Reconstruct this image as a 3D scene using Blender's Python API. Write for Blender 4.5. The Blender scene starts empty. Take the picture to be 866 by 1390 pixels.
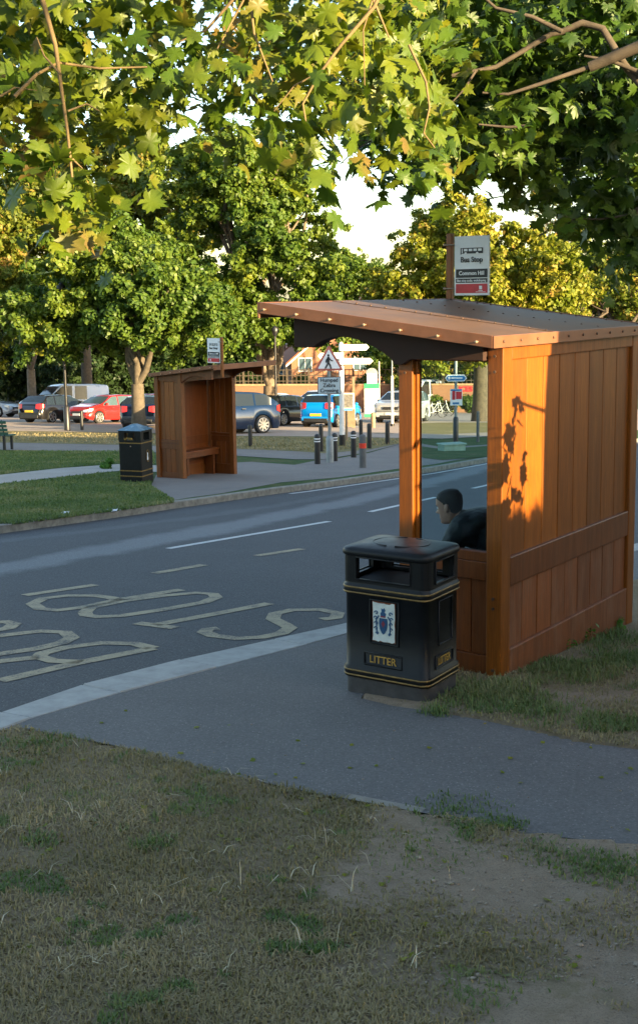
import bpy, bmesh, math, random
import numpy as np
from mathutils import Vector, Matrix, noise
from math import sin, cos, tan, pi, radians, sqrt, atan2

random.seed(7)
SC = bpy.context.scene
COL = SC.collection

# ---------------------------------------------------------------- camera maths
F, CX, CY = 1650., 433., 650.
PITCH, ROLL, EYE = atan2(250, F), .0139, 1.75
GA, GB = .076, .011                       # the hill falls away from the viewer
fw = Vector((0, cos(PITCH), -sin(PITCH))); u0 = Vector((0, sin(PITCH), cos(PITCH))); r0 = Vector((1, 0, 0))
UP = u0 * cos(ROLL) + r0 * sin(ROLL); RT = r0 * cos(ROLL) - u0 * sin(ROLL)
CAMPOS = Vector((0, 0, EYE))
def gz(x, y): return -GA * y - GB * x
def ray(px, py): return fw + RT * ((px - CX) / F) + UP * ((CY - py) / F)
def G(px, py, dz=0.):                     # ground point seen at a place of the photo
    d = ray(px, py); t = -(EYE - dz) / (d.z + GA * d.y + GB * d.x)
    return CAMPOS + d * t
def D(px, py, depth): return CAMPOS + ray(px, py) * depth
SLOPE = Vector((GB, GA, 1)).normalized()
BN = G(679, 923)                          # rear near corner of the near shelter
TH = radians(36)
dB = Vector((sin(TH), cos(TH), 0)); dF = Vector((-cos(TH), sin(TH), 0))
def UV(u, v, dz=0.):
    p = BN + dB * u + dF * v
    return Vector((p.x, p.y, gz(p.x, p.y) + dz))
def toUV(p): q = p - BN; return q.x * dB.x + q.y * dB.y, q.x * dF.x + q.y * dF.y

# ---------------------------------------------------------------- materials
def new_mat(name):
    m = bpy.data.materials.new(name); m.use_nodes = True
    nt = m.node_tree; nt.nodes.clear()
    return m, nt
def N(nt, t, **kw):
    n = nt.nodes.new(t)
    for k, v in kw.items():
        if k in n.inputs: n.inputs[k].default_value = v
        else: setattr(n, k, v)
    return n
def L(nt, a, b): nt.links.new(a, b)
def ramp(nt, stops, fac=None):
    r = nt.nodes.new('ShaderNodeValToRGB'); e = r.color_ramp.elements
    while len(e) < len(stops): e.new(.5)
    for i, (p, c) in enumerate(stops):
        e[i].position = p; e[i].color = (*c, 1) if len(c) == 3 else c
    if fac is not None: L(nt, fac, r.inputs[0])
    return r
def mixc(nt, fac, a, b, mode='MIX'):
    m = nt.nodes.new('ShaderNodeMix'); m.data_type = 'RGBA'; m.blend_type = mode
    for s, i in ((fac, 0), (a, 6), (b, 7)):
        if hasattr(s, 'links'): L(nt, s, m.inputs[i])
        elif i == 0: m.inputs[0].default_value = s
        else: m.inputs[i].default_value = (*s, 1)
    return m.outputs[2]
def mth(nt, op, a, b=0., c=0.):
    m = nt.nodes.new('ShaderNodeMath'); m.operation = op
    for i, s in enumerate((a, b, c)):
        if hasattr(s, 'links'): L(nt, s, m.inputs[i])
        else: m.inputs[i].default_value = s
    return m.outputs[0]
def ocoord(nt, scale=(1, 1, 1)):
    tc = nt.nodes.new('ShaderNodeTexCoord'); mp = nt.nodes.new('ShaderNodeMapping')
    mp.inputs['Scale'].default_value = scale
    L(nt, tc.outputs['Object'], mp.inputs[0]); return mp.outputs[0]
def noisev(nt, co, scale, detail=4, rough=.6):
    n = nt.nodes.new('ShaderNodeTexNoise'); n.inputs['Scale'].default_value = scale
    n.inputs['Detail'].default_value = detail; n.inputs['Roughness'].default_value = rough
    L(nt, co, n.inputs['Vector']); return n.outputs[0]
def finish(nt, base, rough=.6, metal=0., bump=None, bstr=.3, bdist=.01, coat=0., spec=.5, emis=None):
    p = nt.nodes.new('ShaderNodeBsdfPrincipled'); o = nt.nodes.new('ShaderNodeOutputMaterial')
    if hasattr(base, 'links'): L(nt, base, p.inputs['Base Color'])
    else: p.inputs['Base Color'].default_value = (*base, 1)
    if hasattr(rough, 'links'): L(nt, rough, p.inputs['Roughness'])
    else: p.inputs['Roughness'].default_value = rough
    p.inputs['Metallic'].default_value = metal
    p.inputs['Coat Weight'].default_value = coat
    p.inputs['Coat Roughness'].default_value = .08
    p.inputs['Specular IOR Level'].default_value = spec
    if bump is not None:
        b = nt.nodes.new('ShaderNodeBump'); b.inputs['Strength'].default_value = bstr; b.inputs['Distance'].default_value = bdist
        L(nt, bump, b.inputs['Height']); L(nt, b.outputs[0], p.inputs['Normal'])
    L(nt, p.outputs[0], o.inputs[0]); return p

def plain(name, c, rough=.5, metal=0., var=.25, scale=6, coat=0., bstr=.1, bscale=40, spec=.5):
    m, nt = new_mat(name); co = ocoord(nt)
    n = noisev(nt, co, scale, 5, .65)
    dk = tuple(x * (1 - var) for x in c); lt = tuple(min(1, x * (1 + var)) for x in c)
    r = ramp(nt, [(.3, dk), (.7, lt)], n)
    rr = mth(nt, 'MULTIPLY_ADD', n, .25, max(.02, rough - .12))
    finish(nt, r.outputs[0], rr, metal, noisev(nt, co, bscale, 3), bstr, .002, coat, spec)
    return m

def wood_mat(name, c, weather=0., rough=.36):
    m, nt = new_mat(name)
    co = ocoord(nt, (1, 1, .06)); co2 = ocoord(nt)
    geo = nt.nodes.new('ShaderNodeNewGeometry')
    g1 = noisev(nt, co, 90, 5, .7); g2 = noisev(nt, co, 18, 4, .6); st = noisev(nt, co2, 3.2, 5, .6)
    a = mixc(nt, ramp(nt, [(.3, (0, 0, 0)), (.7, (1, 1, 1))], g1).outputs[0], tuple(x * .55 for x in c), tuple(x * 1.3 for x in c))
    b = mixc(nt, mth(nt, 'MULTIPLY', ramp(nt, [(.35, (0, 0, 0)), (.7, (1, 1, 1))], g2).outputs[0], .6), a, tuple(x * .55 for x in c))
    isl = mth(nt, 'MULTIPLY_ADD', geo.outputs['Random Per Island'], .6, .7)
    hs = nt.nodes.new('ShaderNodeHueSaturation'); L(nt, isl, hs.inputs['Value']); L(nt, b, hs.inputs['Color'])
    out = hs.outputs[0]
    s = ramp(nt, [(.56, (0, 0, 0)), (.75, (1, 1, 1))], st)
    out = mixc(nt, mth(nt, 'MULTIPLY', s.outputs[0], .35), out, tuple(x * .5 for x in c))
    if weather > 0:
        co3 = ocoord(nt, (5, 5, 1.2)); w = noisev(nt, co3, 2.2, 7, .72)
        wr = ramp(nt, [(.47, (0, 0, 0)), (.68, (1, 1, 1))], w)
        out = mixc(nt, mth(nt, 'MULTIPLY', wr.outputs[0], weather), out, (.25, .145, .085))
    finish(nt, out, mth(nt, 'MULTIPLY_ADD', g2, .3, rough - .1), 0, g1, .35, .0015, 0.0)
    return m

def asphalt(name, c, speck=1., band=False, warm=0.):
    m, nt = new_mat(name); co = ocoord(nt)
    v = N(nt, 'ShaderNodeTexVoronoi'); v.inputs['Scale'].default_value = 62; L(nt, co, v.inputs['Vector'])
    fine = noisev(nt, co, 75, 5, .85); gr2 = noisev(nt, co, 60, 4, .85); big = noisev(nt, co, .9, 6, .65); mid = noisev(nt, co, 7, 5, .6)
    base = mixc(nt, ramp(nt, [(.3, (0, 0, 0)), (.72, (1, 1, 1))], big).outputs[0], tuple(x * .78 for x in c), tuple(x * 1.2 for x in c))
    base = mixc(nt, mth(nt, 'MULTIPLY', mid, .35), base, tuple(x * .7 for x in c))
    sp = ramp(nt, [(.0, (1, 1, 1)), (.16, (1, 1, 1)), (.3, (0, 0, 0))], v.outputs['Distance'])
    sel = ramp(nt, [(.62, (0, 0, 0)), (.72, (1, 1, 1))], N_sep(nt, v.outputs['Color']))
    spk = mth(nt, 'MULTIPLY', mth(nt, 'MULTIPLY', sp.outputs[0], sel.outputs[0]), .55 * speck)
    base = mixc(nt, spk, base, (.46, .44, .40))
    base = mixc(nt, mth(nt, 'MULTIPLY', ramp(nt, [(.35, (1, 1, 1)), (.5, (0, 0, 0))], fine).outputs[0], .5), base, tuple(x * .45 for x in c))
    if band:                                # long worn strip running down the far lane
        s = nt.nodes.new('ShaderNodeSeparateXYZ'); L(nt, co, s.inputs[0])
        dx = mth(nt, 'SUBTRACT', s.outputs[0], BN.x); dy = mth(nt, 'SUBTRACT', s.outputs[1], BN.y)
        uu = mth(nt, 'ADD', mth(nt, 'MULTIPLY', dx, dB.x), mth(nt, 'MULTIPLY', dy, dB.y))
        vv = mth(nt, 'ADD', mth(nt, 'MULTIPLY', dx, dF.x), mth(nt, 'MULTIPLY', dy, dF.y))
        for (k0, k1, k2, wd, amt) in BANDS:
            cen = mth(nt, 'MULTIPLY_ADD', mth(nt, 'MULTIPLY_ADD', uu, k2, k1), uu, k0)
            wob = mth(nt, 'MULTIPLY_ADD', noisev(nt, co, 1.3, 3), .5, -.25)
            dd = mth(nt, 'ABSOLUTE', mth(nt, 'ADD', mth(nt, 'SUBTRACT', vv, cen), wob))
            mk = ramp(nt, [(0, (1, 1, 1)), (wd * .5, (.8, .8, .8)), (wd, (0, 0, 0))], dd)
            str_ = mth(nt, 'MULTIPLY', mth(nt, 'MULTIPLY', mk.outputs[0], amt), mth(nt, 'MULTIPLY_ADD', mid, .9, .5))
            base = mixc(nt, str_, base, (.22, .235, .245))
    base = mixc(nt, ramp(nt, [(.42, (0, 0, 0)), (.62, (1, 1, 1))], gr2).outputs[0], mixc(nt, .55 if band else .3, base, tuple(x * .35 for x in c)), mixc(nt, .28 if band else .12, base, tuple(min(1, x * 2.6) for x in c)))
    h = mth(nt, 'ADD', mth(nt, 'MULTIPLY', sp.outputs[0], .6), mth(nt, 'ADD', fine, gr2))
    finish(nt, base, .85, 0, h, .5 if band else .3, .003)
    return m
def N_sep(nt, col):
    s = nt.nodes.new('ShaderNodeSeparateColor'); L(nt, col, s.inputs[0]); return s.outputs[0]

def soil_mat(name, dirt, dry, green, bias=.5, gb=.5, sc=1.6):
    m, nt = new_mat(name); co = ocoord(nt)
    n1 = noisev(nt, co, sc, 7, .7); n2 = noisev(nt, co, sc * 1.9 + .7, 6, .7); n3 = noisev(nt, co, 45, 5, .75); n4 = noisev(nt, co, 150, 3, .8)
    d = mixc(nt, n3, tuple(x * .6 for x in dirt), tuple(x * 1.3 for x in dirt))
    g = mixc(nt, ramp(nt, [(gb - .08, (0, 0, 0)), (gb + .1, (1, 1, 1))], n2).outputs[0], dry, green)
    g = mixc(nt, n4, g, tuple(x * .5 for x in green))
    b = mixc(nt, ramp(nt, [(bias - .07, (0, 0, 0)), (bias + .07, (1, 1, 1))], n1).outputs[0], d, g)
    finish(nt, b, .95, 0, mth(nt, 'ADD', n3, n4), .8, .012, 0, .2)
    return m

def leaf_mat(name, stops, nscale=.8, trans=.45, rough=.5, autumn=None):
    m, nt = new_mat(name); co = ocoord(nt)
    geo = nt.nodes.new('ShaderNodeNewGeometry')
    rnd = geo.outputs['Random Per Island']; n = noisev(nt, co, nscale, 4, .6)
    f = mth(nt, 'ADD', mth(nt, 'MULTIPLY', rnd, .28), mth(nt, 'MULTIPLY_ADD', n, 1.25, -.27))
    c = ramp(nt, stops, f).outputs[0]
    if autumn:
        n2 = noisev(nt, co, nscale * 1.7 + .1, 3, .6)
        k = ramp(nt, [(.60, (0, 0, 0)), (.74, (1, 1, 1))], mth(nt, 'ADD', mth(nt, 'MULTIPLY', n2, .85), mth(nt, 'MULTIPLY', rnd, .2)))
        c = mixc(nt, mth(nt, 'MULTIPLY', k.outputs[0], .8), c, autumn)
    p = nt.nodes.new('ShaderNodeBsdfPrincipled'); p.inputs['Roughness'].default_value = rough
    p.inputs['Specular IOR Level'].default_value = .35
    L(nt, c, p.inputs['Base Color'])
    t = nt.nodes.new('ShaderNodeBsdfTranslucent')
    L(nt, mixc(nt, 1., c, (1.0, 1.15, .45), 'MULTIPLY'), t.inputs[0])
    mx = nt.nodes.new('ShaderNodeMixShader'); mx.inputs[0].default_value = trans
    L(nt, p.outputs[0], mx.inputs[1]); L(nt, t.outputs[0], mx.inputs[2])
    o = nt.nodes.new('ShaderNodeOutputMaterial'); L(nt, mx.outputs[0], o.inputs[0])
    return m

def glass_mat(name, tint=(.8, .9, .92)):
    m, nt = new_mat(name)
    fr = N(nt, 'ShaderNodeFresnel'); fr.inputs[0].default_value = 1.45
    t = nt.nodes.new('ShaderNodeBsdfTransparent'); t.inputs[0].default_value = (*tint, 1)
    g = nt.nodes.new('ShaderNodeBsdfGlossy'); g.inputs['Roughness'].default_value = .03
    mx = nt.nodes.new('ShaderNodeMixShader'); L(nt, fr.outputs[0], mx.inputs[0]); L(nt, t.outputs[0], mx.inputs[1]); L(nt, g.outputs[0], mx.inputs[2])
    o = nt.nodes.new('ShaderNodeOutputMaterial'); L(nt, mx.outputs[0], o.inputs[0]); return m

def brick_mat(name, c1, c2, mortar, sc=6.):
    m, nt = new_mat(name); co = ocoord(nt)
    s = nt.nodes.new('ShaderNodeSeparateXYZ'); L(nt, co, s.inputs[0])
    cb = nt.nodes.new('ShaderNodeCombineXYZ'); L(nt, mth(nt, 'ADD', s.outputs[0], s.outputs[1]), cb.inputs[0]); L(nt, s.outputs[2], cb.inputs[1])
    b = nt.nodes.new('ShaderNodeTexBrick'); L(nt, cb.outputs[0], b.inputs['Vector'])
    b.inputs['Scale'].default_value = sc; b.inputs['Color1'].default_value = (*c1, 1); b.inputs['Color2'].default_value = (*c2, 1)
    b.inputs['Mortar'].default_value = (*mortar, 1); b.inputs['Mortar Size'].default_value = .015
    c = mixc(nt, mth(nt, 'MULTIPLY', noisev(nt, co, 1.5, 5), .4), b.outputs[0], tuple(x * .6 for x in c1))
    finish(nt, c, .9, 0, b.outputs['Fac'], -.3, .01); return m

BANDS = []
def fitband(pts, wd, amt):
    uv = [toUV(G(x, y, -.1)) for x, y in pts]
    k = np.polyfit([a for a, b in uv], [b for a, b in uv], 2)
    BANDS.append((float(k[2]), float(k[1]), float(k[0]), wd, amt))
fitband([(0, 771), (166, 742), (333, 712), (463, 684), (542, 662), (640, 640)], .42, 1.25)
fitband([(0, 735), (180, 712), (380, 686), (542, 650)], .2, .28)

M = {}
M['wood'] = wood_mat('orange_stained_wood', (.285, .080, .0045))
M['wood_dark'] = wood_mat('brown_stained_wood', (.19, .050, .007), .1)
M['wood_worn'] = wood_mat('weathered_wood', (.25, .070, .013), .4, .55)
M['wood_far'] = wood_mat('far_shelter_wood', (.24, .070, .009), .1)
M['roofing'] = plain('brown_roofing_sheet', (.165, .092, .055), .55, 0, .3, 2.6, bstr=.3, bscale=18, spec=.25)
M['fascia'] = plain('copper_brown_trim', (.22, .09, .045), .38, .15, .2, 5)
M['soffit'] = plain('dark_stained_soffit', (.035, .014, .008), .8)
M['bolt'] = plain('galvanised_bolt', (.34, .25, .17), .5, .6)
M['bolt_dark'] = plain('rusty_bolt', (.11, .065, .045), .6, .4)
M['glass'] = glass_mat('window_glass')
M['binplastic'] = plain('black_bin_plastic', (.0045, .0055, .0065), .42, 0, .4, 9, bstr=.25, bscale=260, spec=.3)
M['bininner'] = plain('dark_bin_inside', (.012, .012, .013), .8)
M['plinth'] = plain('dusty_bin_plinth', (.045, .042, .04), .7, 0, .4, 14, bstr=.3, bscale=90)
M['gold'] = plain('worn_gold_paint', (.20, .125, .035), .45, .3, .4, 30)
M['goldtxt'] = plain('gold_lettering', (.50, .30, .06), .45, .2, .3, 40)
M['enamel'] = plain('chipped_white_enamel', (.62, .66, .6), .3, 0, .12, 22, .3)
M['rust'] = plain('rust', (.16, .05, .02), .8)
M['crestblue'] = plain('crest_blue', (.02, .08, .17), .4)
M['crestred'] = plain('crest_red', (.22, .04, .06), .4)
M['signwhite'] = plain('sign_white', (.82, .84, .85), .35, 0, .06, 8)
M['signgrey'] = plain('sign_grey_back', (.28, .3, .31), .4, .4)
M['signblack'] = plain('sign_black', (.012, .012, .016), .35)
M['signred'] = plain('sign_red', (.55, .03, .045), .35)
M['signredtri'] = plain('sign_red_border', (.45, .13, .1), .4)
M['signblue'] = plain('sign_blue', (.02, .16, .42), .35)
M['greenpaint'] = plain('sign_green', (.02, .36, .12), .4)
M['galv'] = plain('grey_painted_steel', (.24, .27, .28), .45, .3)
M['black'] = plain('black_paint', (.014, .014, .016), .38)
M['blackrub'] = plain('black_rubber', (.02, .02, .02), .7)
M['white'] = plain('white_paint', (.75, .74, .7), .5, 0, .08)
M['greybollard'] = plain('grey_bollard', (.1, .105, .105), .6)
M['redband'] = plain('red_reflector', (.75, .06, .03), .3)
M['brownpost'] = plain('brown_post_paint', (.25, .17, .1), .6)
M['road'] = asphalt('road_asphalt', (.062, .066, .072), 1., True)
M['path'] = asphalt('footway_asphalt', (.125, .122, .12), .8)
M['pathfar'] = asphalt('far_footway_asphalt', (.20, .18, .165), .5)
M['palepath'] = asphalt('pale_gravel_path', (.36, .33, .29), .5)
M['parking'] = asphalt('pink_parking_surface', (.45, .345, .28), .4)
M['kerb'] = plain('pale_kerb_concrete', (.33, .335, .32), .8, 0, .22, 7, bstr=.5, bscale=130)
M['kerbdark'] = plain('mossy_kerb_concrete', (.21, .20, .17), .9, 0, .4, 9, bstr=.5, bscale=90)
M['soil'] = soil_mat('dry_soil', (.23, .185, .14), (.31, .25, .155), (.19, .18, .09), .5, .66)
def verge_mat():
    m, nt = new_mat('worn_verge'); co = ocoord(nt); at = nt.nodes.new('ShaderNodeAttribute'); at.attribute_name = 'bareness'
    n1 = noisev(nt, co, 1.6, 7, .7); n3 = noisev(nt, co, 45, 5, .75); n4 = noisev(nt, co, 150, 3, .8); n5 = noisev(nt, co, 14, 6, .75)
    turf = mixc(nt, n3, (.15, .115, .075), (.33, .265, .165)); turf = mixc(nt, mth(nt, 'MULTIPLY', ramp(nt, [(.55, (0, 0, 0)), (.7, (1, 1, 1))], n1).outputs[0], .6), turf, (.15, .16, .06))
    bare = mixc(nt, n5, (.21, .16, .11), (.42, .335, .245)); bare = mixc(nt, mth(nt, 'MULTIPLY', ramp(nt, [(.35, (1, 1, 1)), (.5, (0, 0, 0))], n4).outputs[0], .55), bare, (.11, .085, .06))
    k = ramp(nt, [(.38, (0, 0, 0)), (.62, (1, 1, 1))], mth(nt, 'ADD', mth(nt, 'MULTIPLY_ADD', at.outputs['Fac'], .5, .18), mth(nt, 'MULTIPLY', n5, .6)))
    finish(nt, mixc(nt, k.outputs[0], turf, bare), .95, 0, mth(nt, 'ADD', n5, mth(nt, 'ADD', n3, n4)), .9, .012, 0, .2); return m
M['verge'] = verge_mat()
M['dirt'] = soil_mat('bare_dirt', (.32, .255, .185), (.17, .145, .09), (.09, .10, .04), .72, .6, 1.1)
M['lawn'] = soil_mat('short_green_lawn', (.14, .12, .07), (.17, .17, .07), (.055, .115, .032), .36, .42, .6)
M['drylawn'] = soil_mat('parched_lawn', (.24, .19, .11), (.33, .27, .13), (.13, .16, .06), .42, .62, .5)
M['sunlawn'] = soil_mat('straw_lawn', (.36, .27, .13), (.42, .32, .14), (.2, .2, .08), .42, .66, .5)
M['hill'] = soil_mat('hill_grass', (.06, .07, .03), (.08, .09, .04), (.04, .06, .02), .4, .5, .1)
def paint_mark(name, c, thr):
    m, nt = new_mat(name); co = ocoord(nt)
    n = noisev(nt, co, 60, 6, .8); n2 = noisev(nt, co, 5, 4, .7)
    w = ramp(nt, [(thr - .06, (0, 0, 0)), (thr + .06, (1, 1, 1))], mth(nt, 'ADD', mth(nt, 'MULTIPLY', n, .6), mth(nt, 'MULTIPLY', n2, .4)))
    b = mixc(nt, w.outputs[0], tuple(x * 1.0 for x in c), (.07, .07, .07))
    finish(nt, b, .8, 0, n, .5, .003); return m
M['whiteline'] = paint_mark('worn_white_road_paint', (.52, .53, .52), .60)
M['yellowline'] = paint_mark('worn_cream_road_paint', (.36, .30, .19), .54)
M['bark'] = plain('grey_brown_bark', (.075, .058, .04), .9, 0, .45, 7, bstr=1., bscale=22)
M['bark_mid'] = plain('mid_brown_bark', (.10, .08, .055), .9, 0, .4, 6, bstr=1., bscale=20)
M['bark_pale'] = plain('pale_bark', (.17, .13, .09), .9, 0, .4, 6, bstr=1., bscale=20)
M['twig'] = plain('ochre_twig_bark', (.17, .115, .045), .8, 0, .35, 12, bstr=.6, bscale=60)
M['leaf_maple'] = leaf_mat('maple_leaf', [(0, (.022, .055, .006)), (.35, (.058, .108, .008)), (.7, (.14, .165, .008)), (1, (.26, .21, .012))], 1.5, .27, .45, (.17, .10, .03))
M['leaf_canopy'] = leaf_mat('canopy_leaf', [(0, (.016, .042, .007)), (.5, (.045, .09, .009)), (.85, (.11, .15, .010)), (1, (.19, .18, .012))], .9, .22, .45)
M['leaf_mid'] = leaf_mat('mid_green_leaf', [(0, (.028, .066, .012)), (.38, (.07, .13, .017)), (.68, (.135, .185, .018)), (1, (.24, .25, .02))], .28, .35)
M['leaf_gold'] = leaf_mat('golden_green_leaf', [(0, (.04, .08, .012)), (.4, (.09, .13, .015)), (.75, (.18, .19, .016)), (1, (.26, .22, .02))], .4, .35, .55, (.36, .20, .05))
M['leaf_autumn'] = leaf_mat('turning_leaf', [(0, (.055, .10, .012)), (.35, (.14, .18, .014)), (.7, (.26, .25, .018)), (1, (.34, .26, .022))], .45, .35, .55, (.30, .15, .05))
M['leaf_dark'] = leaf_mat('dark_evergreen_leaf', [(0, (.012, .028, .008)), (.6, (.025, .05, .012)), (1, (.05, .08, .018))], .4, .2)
M['leaf_hedge'] = leaf_mat('hedge_leaf', [(0, (.03, .06, .014)), (.6, (.08, .12, .02)), (1, (.2, .2, .03))], .6, .3)
M['leaf_weed'] = leaf_mat('weed_leaf', [(0, (.05, .13, .02)), (.6, (.09, .21, .025)), (1, (.16, .3, .04))], 2., .3)
M['blade'] = leaf_mat('grass_blade', [(0, (.085, .095, .035)), (.25, (.17, .15, .065)), (.55, (.29, .235, .125)), (.85, (.46, .38, .23)), (1, (.62, .53, .36))], 1.1, .2, .7)
M['blade_green'] = leaf_mat('green_grass_blade', [(0, (.055, .10, .028)), (.4, (.10, .16, .045)), (.65, (.17, .20, .07)), (.8, (.27, .25, .12)), (1, (.42, .37, .21))], .8, .25, .6)
M['stone'] = plain('pale_gravel', (.27, .225, .17), .8, 0, .6, 40)
M['paper'] = plain('white_paper', (.72, .75, .78), .7, 0, .05)
M['brick'] = brick_mat('orange_brick', (.30, .125, .06), (.23, .09, .045), (.34, .28, .21))
M['brickred'] = brick_mat('red_brown_brick', (.3, .12, .06), (.24, .09, .05), (.3, .25, .2))
M['render'] = plain('cream_render', (.58, .38, .22), .9, 0, .08, 1.)
M['tile'] = brick_mat('red_clay_tile', (.3, .1, .05), (.24, .075, .04), (.1, .05, .03), 9.)
M['tyre'] = plain('tyre_rubber', (.018, .018, .018), .8)
M['rim'] = plain('alloy_rim', (.42, .42, .42), .3, .8)
M['carglass'] = plain('tinted_car_glass', (.012, .018, .022), .05, 0, .1, 1, bstr=0)
M['carglass2'] = plain('pale_car_glass', (.06, .1, .12), .06, 0, .1, 1, bstr=0)
M['trim'] = plain('black_car_trim', (.02, .02, .02), .5)
M['plateyellow'] = plain('yellow_number_plate', (.75, .5, .03), .4, 0, .04)
M['platewhite'] = plain('white_number_plate', (.75, .75, .72), .4, 0, .04)
M['tail'] = plain('red_lamp_lens', (.45, .02, .02), .15, 0, .1)
M['amber'] = plain('amber_lamp_lens', (.7, .25, .08), .15, 0, .1)
M['head'] = plain('clear_lamp_lens', (.55, .57, .6), .1, .3, .2)
M['skin'] = plain('skin', (.42, .22, .15), .5, 0, .12, 14)
M['hair'] = plain('short_dark_hair', (.018, .013, .010), .7, 0, .4, 60, bstr=.8, bscale=300)
M['jacket'] = plain('black_jacket', (.014, .017, .019), .7, 0, .3, 12, bstr=.4, bscale=60)
M['trousers'] = plain('navy_trousers', (.02, .025, .04), .8)
M['shoe'] = plain('black_shoe', (.015, .013, .012), .4)
M['eyewhite'] = plain('eye', (.6, .58, .55), .2, 0, .02)
def car_paint(name, c, metal=.25): return plain(name, c, .3, metal, .04, 1, 1., 0.)

# ---------------------------------------------------------------- mesh helpers
class MB:
    def __init__(s): s.v = []; s.f = []; s.sm = []
    def add(s, vs, fs, smooth=False):
        o = len(s.v); s.v += [tuple(v) for v in vs]
        for f in fs: s.f.append(tuple(i + o for i in f)); s.sm.append(smooth)
    def box(s, lo, hi, mat=None):
        x0, y0, z0 = lo; x1, y1, z1 = hi
        vs = [Vector(p) for p in ((x0,y0,z0),(x1,y0,z0),(x1,y1,z0),(x0,y1,z0),(x0,y0,z1),(x1,y0,z1),(x1,y1,z1),(x0,y1,z1))]
        if mat: vs = [mat @ v for v in vs]
        s.add(vs, [(0,3,2,1),(4,5,6,7),(0,1,5,4),(1,2,6,5),(2,3,7,6),(3,0,4,7)]); return s
    def prism(s, poly, a, b, axis='x'):
        """poly in the plane across axis, extruded from a to b"""
        n = len(poly)
        def mk(p, t): return (t, p[0], p[1]) if axis == 'x' else ((p[0], t, p[1]) if axis == 'y' else (p[0], p[1], t))
        vs = [mk(p, a) for p in poly] + [mk(p, b) for p in poly]
        fs = [tuple(range(n)), tuple(range(2 * n - 1, n - 1, -1))] + [(i, i + n, (i + 1) % n + n, (i + 1) % n) for i in range(n)]
        s.add(vs, fs); return s
    def tube(s, pts, rad, seg=8, smooth=True, cap=True):
        pts = [Vector(p) for p in pts]
        if not hasattr(rad, '__len__'): rad = [rad] * len(pts)
        rings = []; prev = None
        for i, p in enumerate(pts):
            t = (pts[min(i + 1, len(pts) - 1)] - pts[max(i - 1, 0)]).normalized()
            a = prev if prev is not None else (Vector((1, 0, 0)) if abs(t.x) < .8 else Vector((0, 1, 0)))
            a = (a - t * a.dot(t)).normalized(); prev = a; b = t.cross(a)
            rings.append([p + (a * cos(2 * pi * k / seg) + b * sin(2 * pi * k / seg)) * rad[i] for k in range(seg)])
        vs = [q for r in rings for q in r]; fs = []
        for i in range(len(pts) - 1):
            for k in range(seg):
                fs.append((i * seg + k, i * seg + (k + 1) % seg, (i + 1) * seg + (k + 1) % seg, (i + 1) * seg + k))
        s.add(vs, fs, smooth)
        if cap:
            s.add(rings[0], [tuple(range(seg - 1, -1, -1))]); s.add(rings[-1], [tuple(range(seg))])
        return s
    def loft(s, rings, smooth=True, cap0=True, cap1=True, closed=True):
        n = len(rings[0]); vs = [q for r in rings for q in r]; fs = []
        for i in range(len(rings) - 1):
            for k in range(n if closed else n - 1):
                fs.append((i * n + k, i * n + (k + 1) % n, (i + 1) * n + (k + 1) % n, (i + 1) * n + k))
        s.add(vs, fs, smooth)
        if cap0: s.add(rings[0], [tuple(range(n - 1, -1, -1))])
        if cap1: s.add(rings[-1], [tuple(range(n))])
        return s
    def ball(s, c, r, seg=10, rg=6):
        c = Vector(c); r = Vector(r if hasattr(r, '__len__') else (r, r, r))
        rings = []
        for i in range(rg + 1):
            a = -pi / 2 + pi * i / rg
            rr = max(cos(a), .02)
            rings.append([c + Vector((r.x * rr * cos(2 * pi * k / seg), r.y * rr * sin(2 * pi * k / seg), r.z * sin(a))) for k in range(seg)])
        return s.loft(rings)
    def build(s, name, mat, parent=None, bevel=0., label=None):
        me = bpy.data.meshes.new(name); me.from_pydata(s.v, [], s.f)
        me.polygons.foreach_set('use_smooth', s.sm); me.validate(); me.update()
        me.materials.append(mat if not isinstance(mat, str) else M[mat])
        o = bpy.data.objects.new(name, me); COL.objects.link(o)
        if parent: o.parent = parent
        if bevel:
            b = o.modifiers.new('Bevel', 'BEVEL'); b.width = bevel; b.segments = 2; b.limit_method = 'ANGLE'; b.angle_limit = radians(40)
        if label: o['label'] = label
        return o
def tag(o, label=None, cat=None, group=None, kind=None):
    if label: o['label'] = label
    if cat: o['category'] = cat
    if group: o['group'] = group
    if kind: o['kind'] = kind
    return o
def thing(name, loc, rz=0., label=None, cat=None, group=None, slope=False):
    o = bpy.data.objects.new(name, None); COL.objects.link(o); o.empty_display_size = .2
    m = Matrix.Rotation(rz, 4, 'Z')
    if slope: m = Vector((0, 0, 1)).rotation_difference(SLOPE).to_matrix().to_4x4() @ m
    o.matrix_world = Matrix.Translation(Vector(loc)) @ m
    return tag(o, label, cat, group)
def text_mb(s, size, extrude=.001, bold=0.):
    cu = bpy.data.curves.new('t', 'FONT'); cu.body = s; cu.size = size; cu.extrude = extrude
    cu.align_x = 'CENTER'; cu.align_y = 'CENTER'; cu.offset = bold; cu.resolution_u = 3
    ob = bpy.data.objects.new('t', cu); COL.objects.link(ob)
    dg = bpy.context.evaluated_depsgraph_get(); me = bpy.data.meshes.new_from_object(ob.evaluated_get(dg))
    vs = [v.co.copy() for v in me.vertices]; fs = [tuple(p.vertices) for p in me.polygons]
    bpy.data.objects.remove(ob); bpy.data.curves.remove(cu); bpy.data.meshes.remove(me)
    return vs, fs
def add_text(mb, s, size, mat, bold=0., wscale=1.):
    vs, fs = text_mb(s, size, .0012, bold)
    mb.add([mat @ Vector((v.x * wscale, v.y, v.z)) for v in vs], fs)
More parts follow.
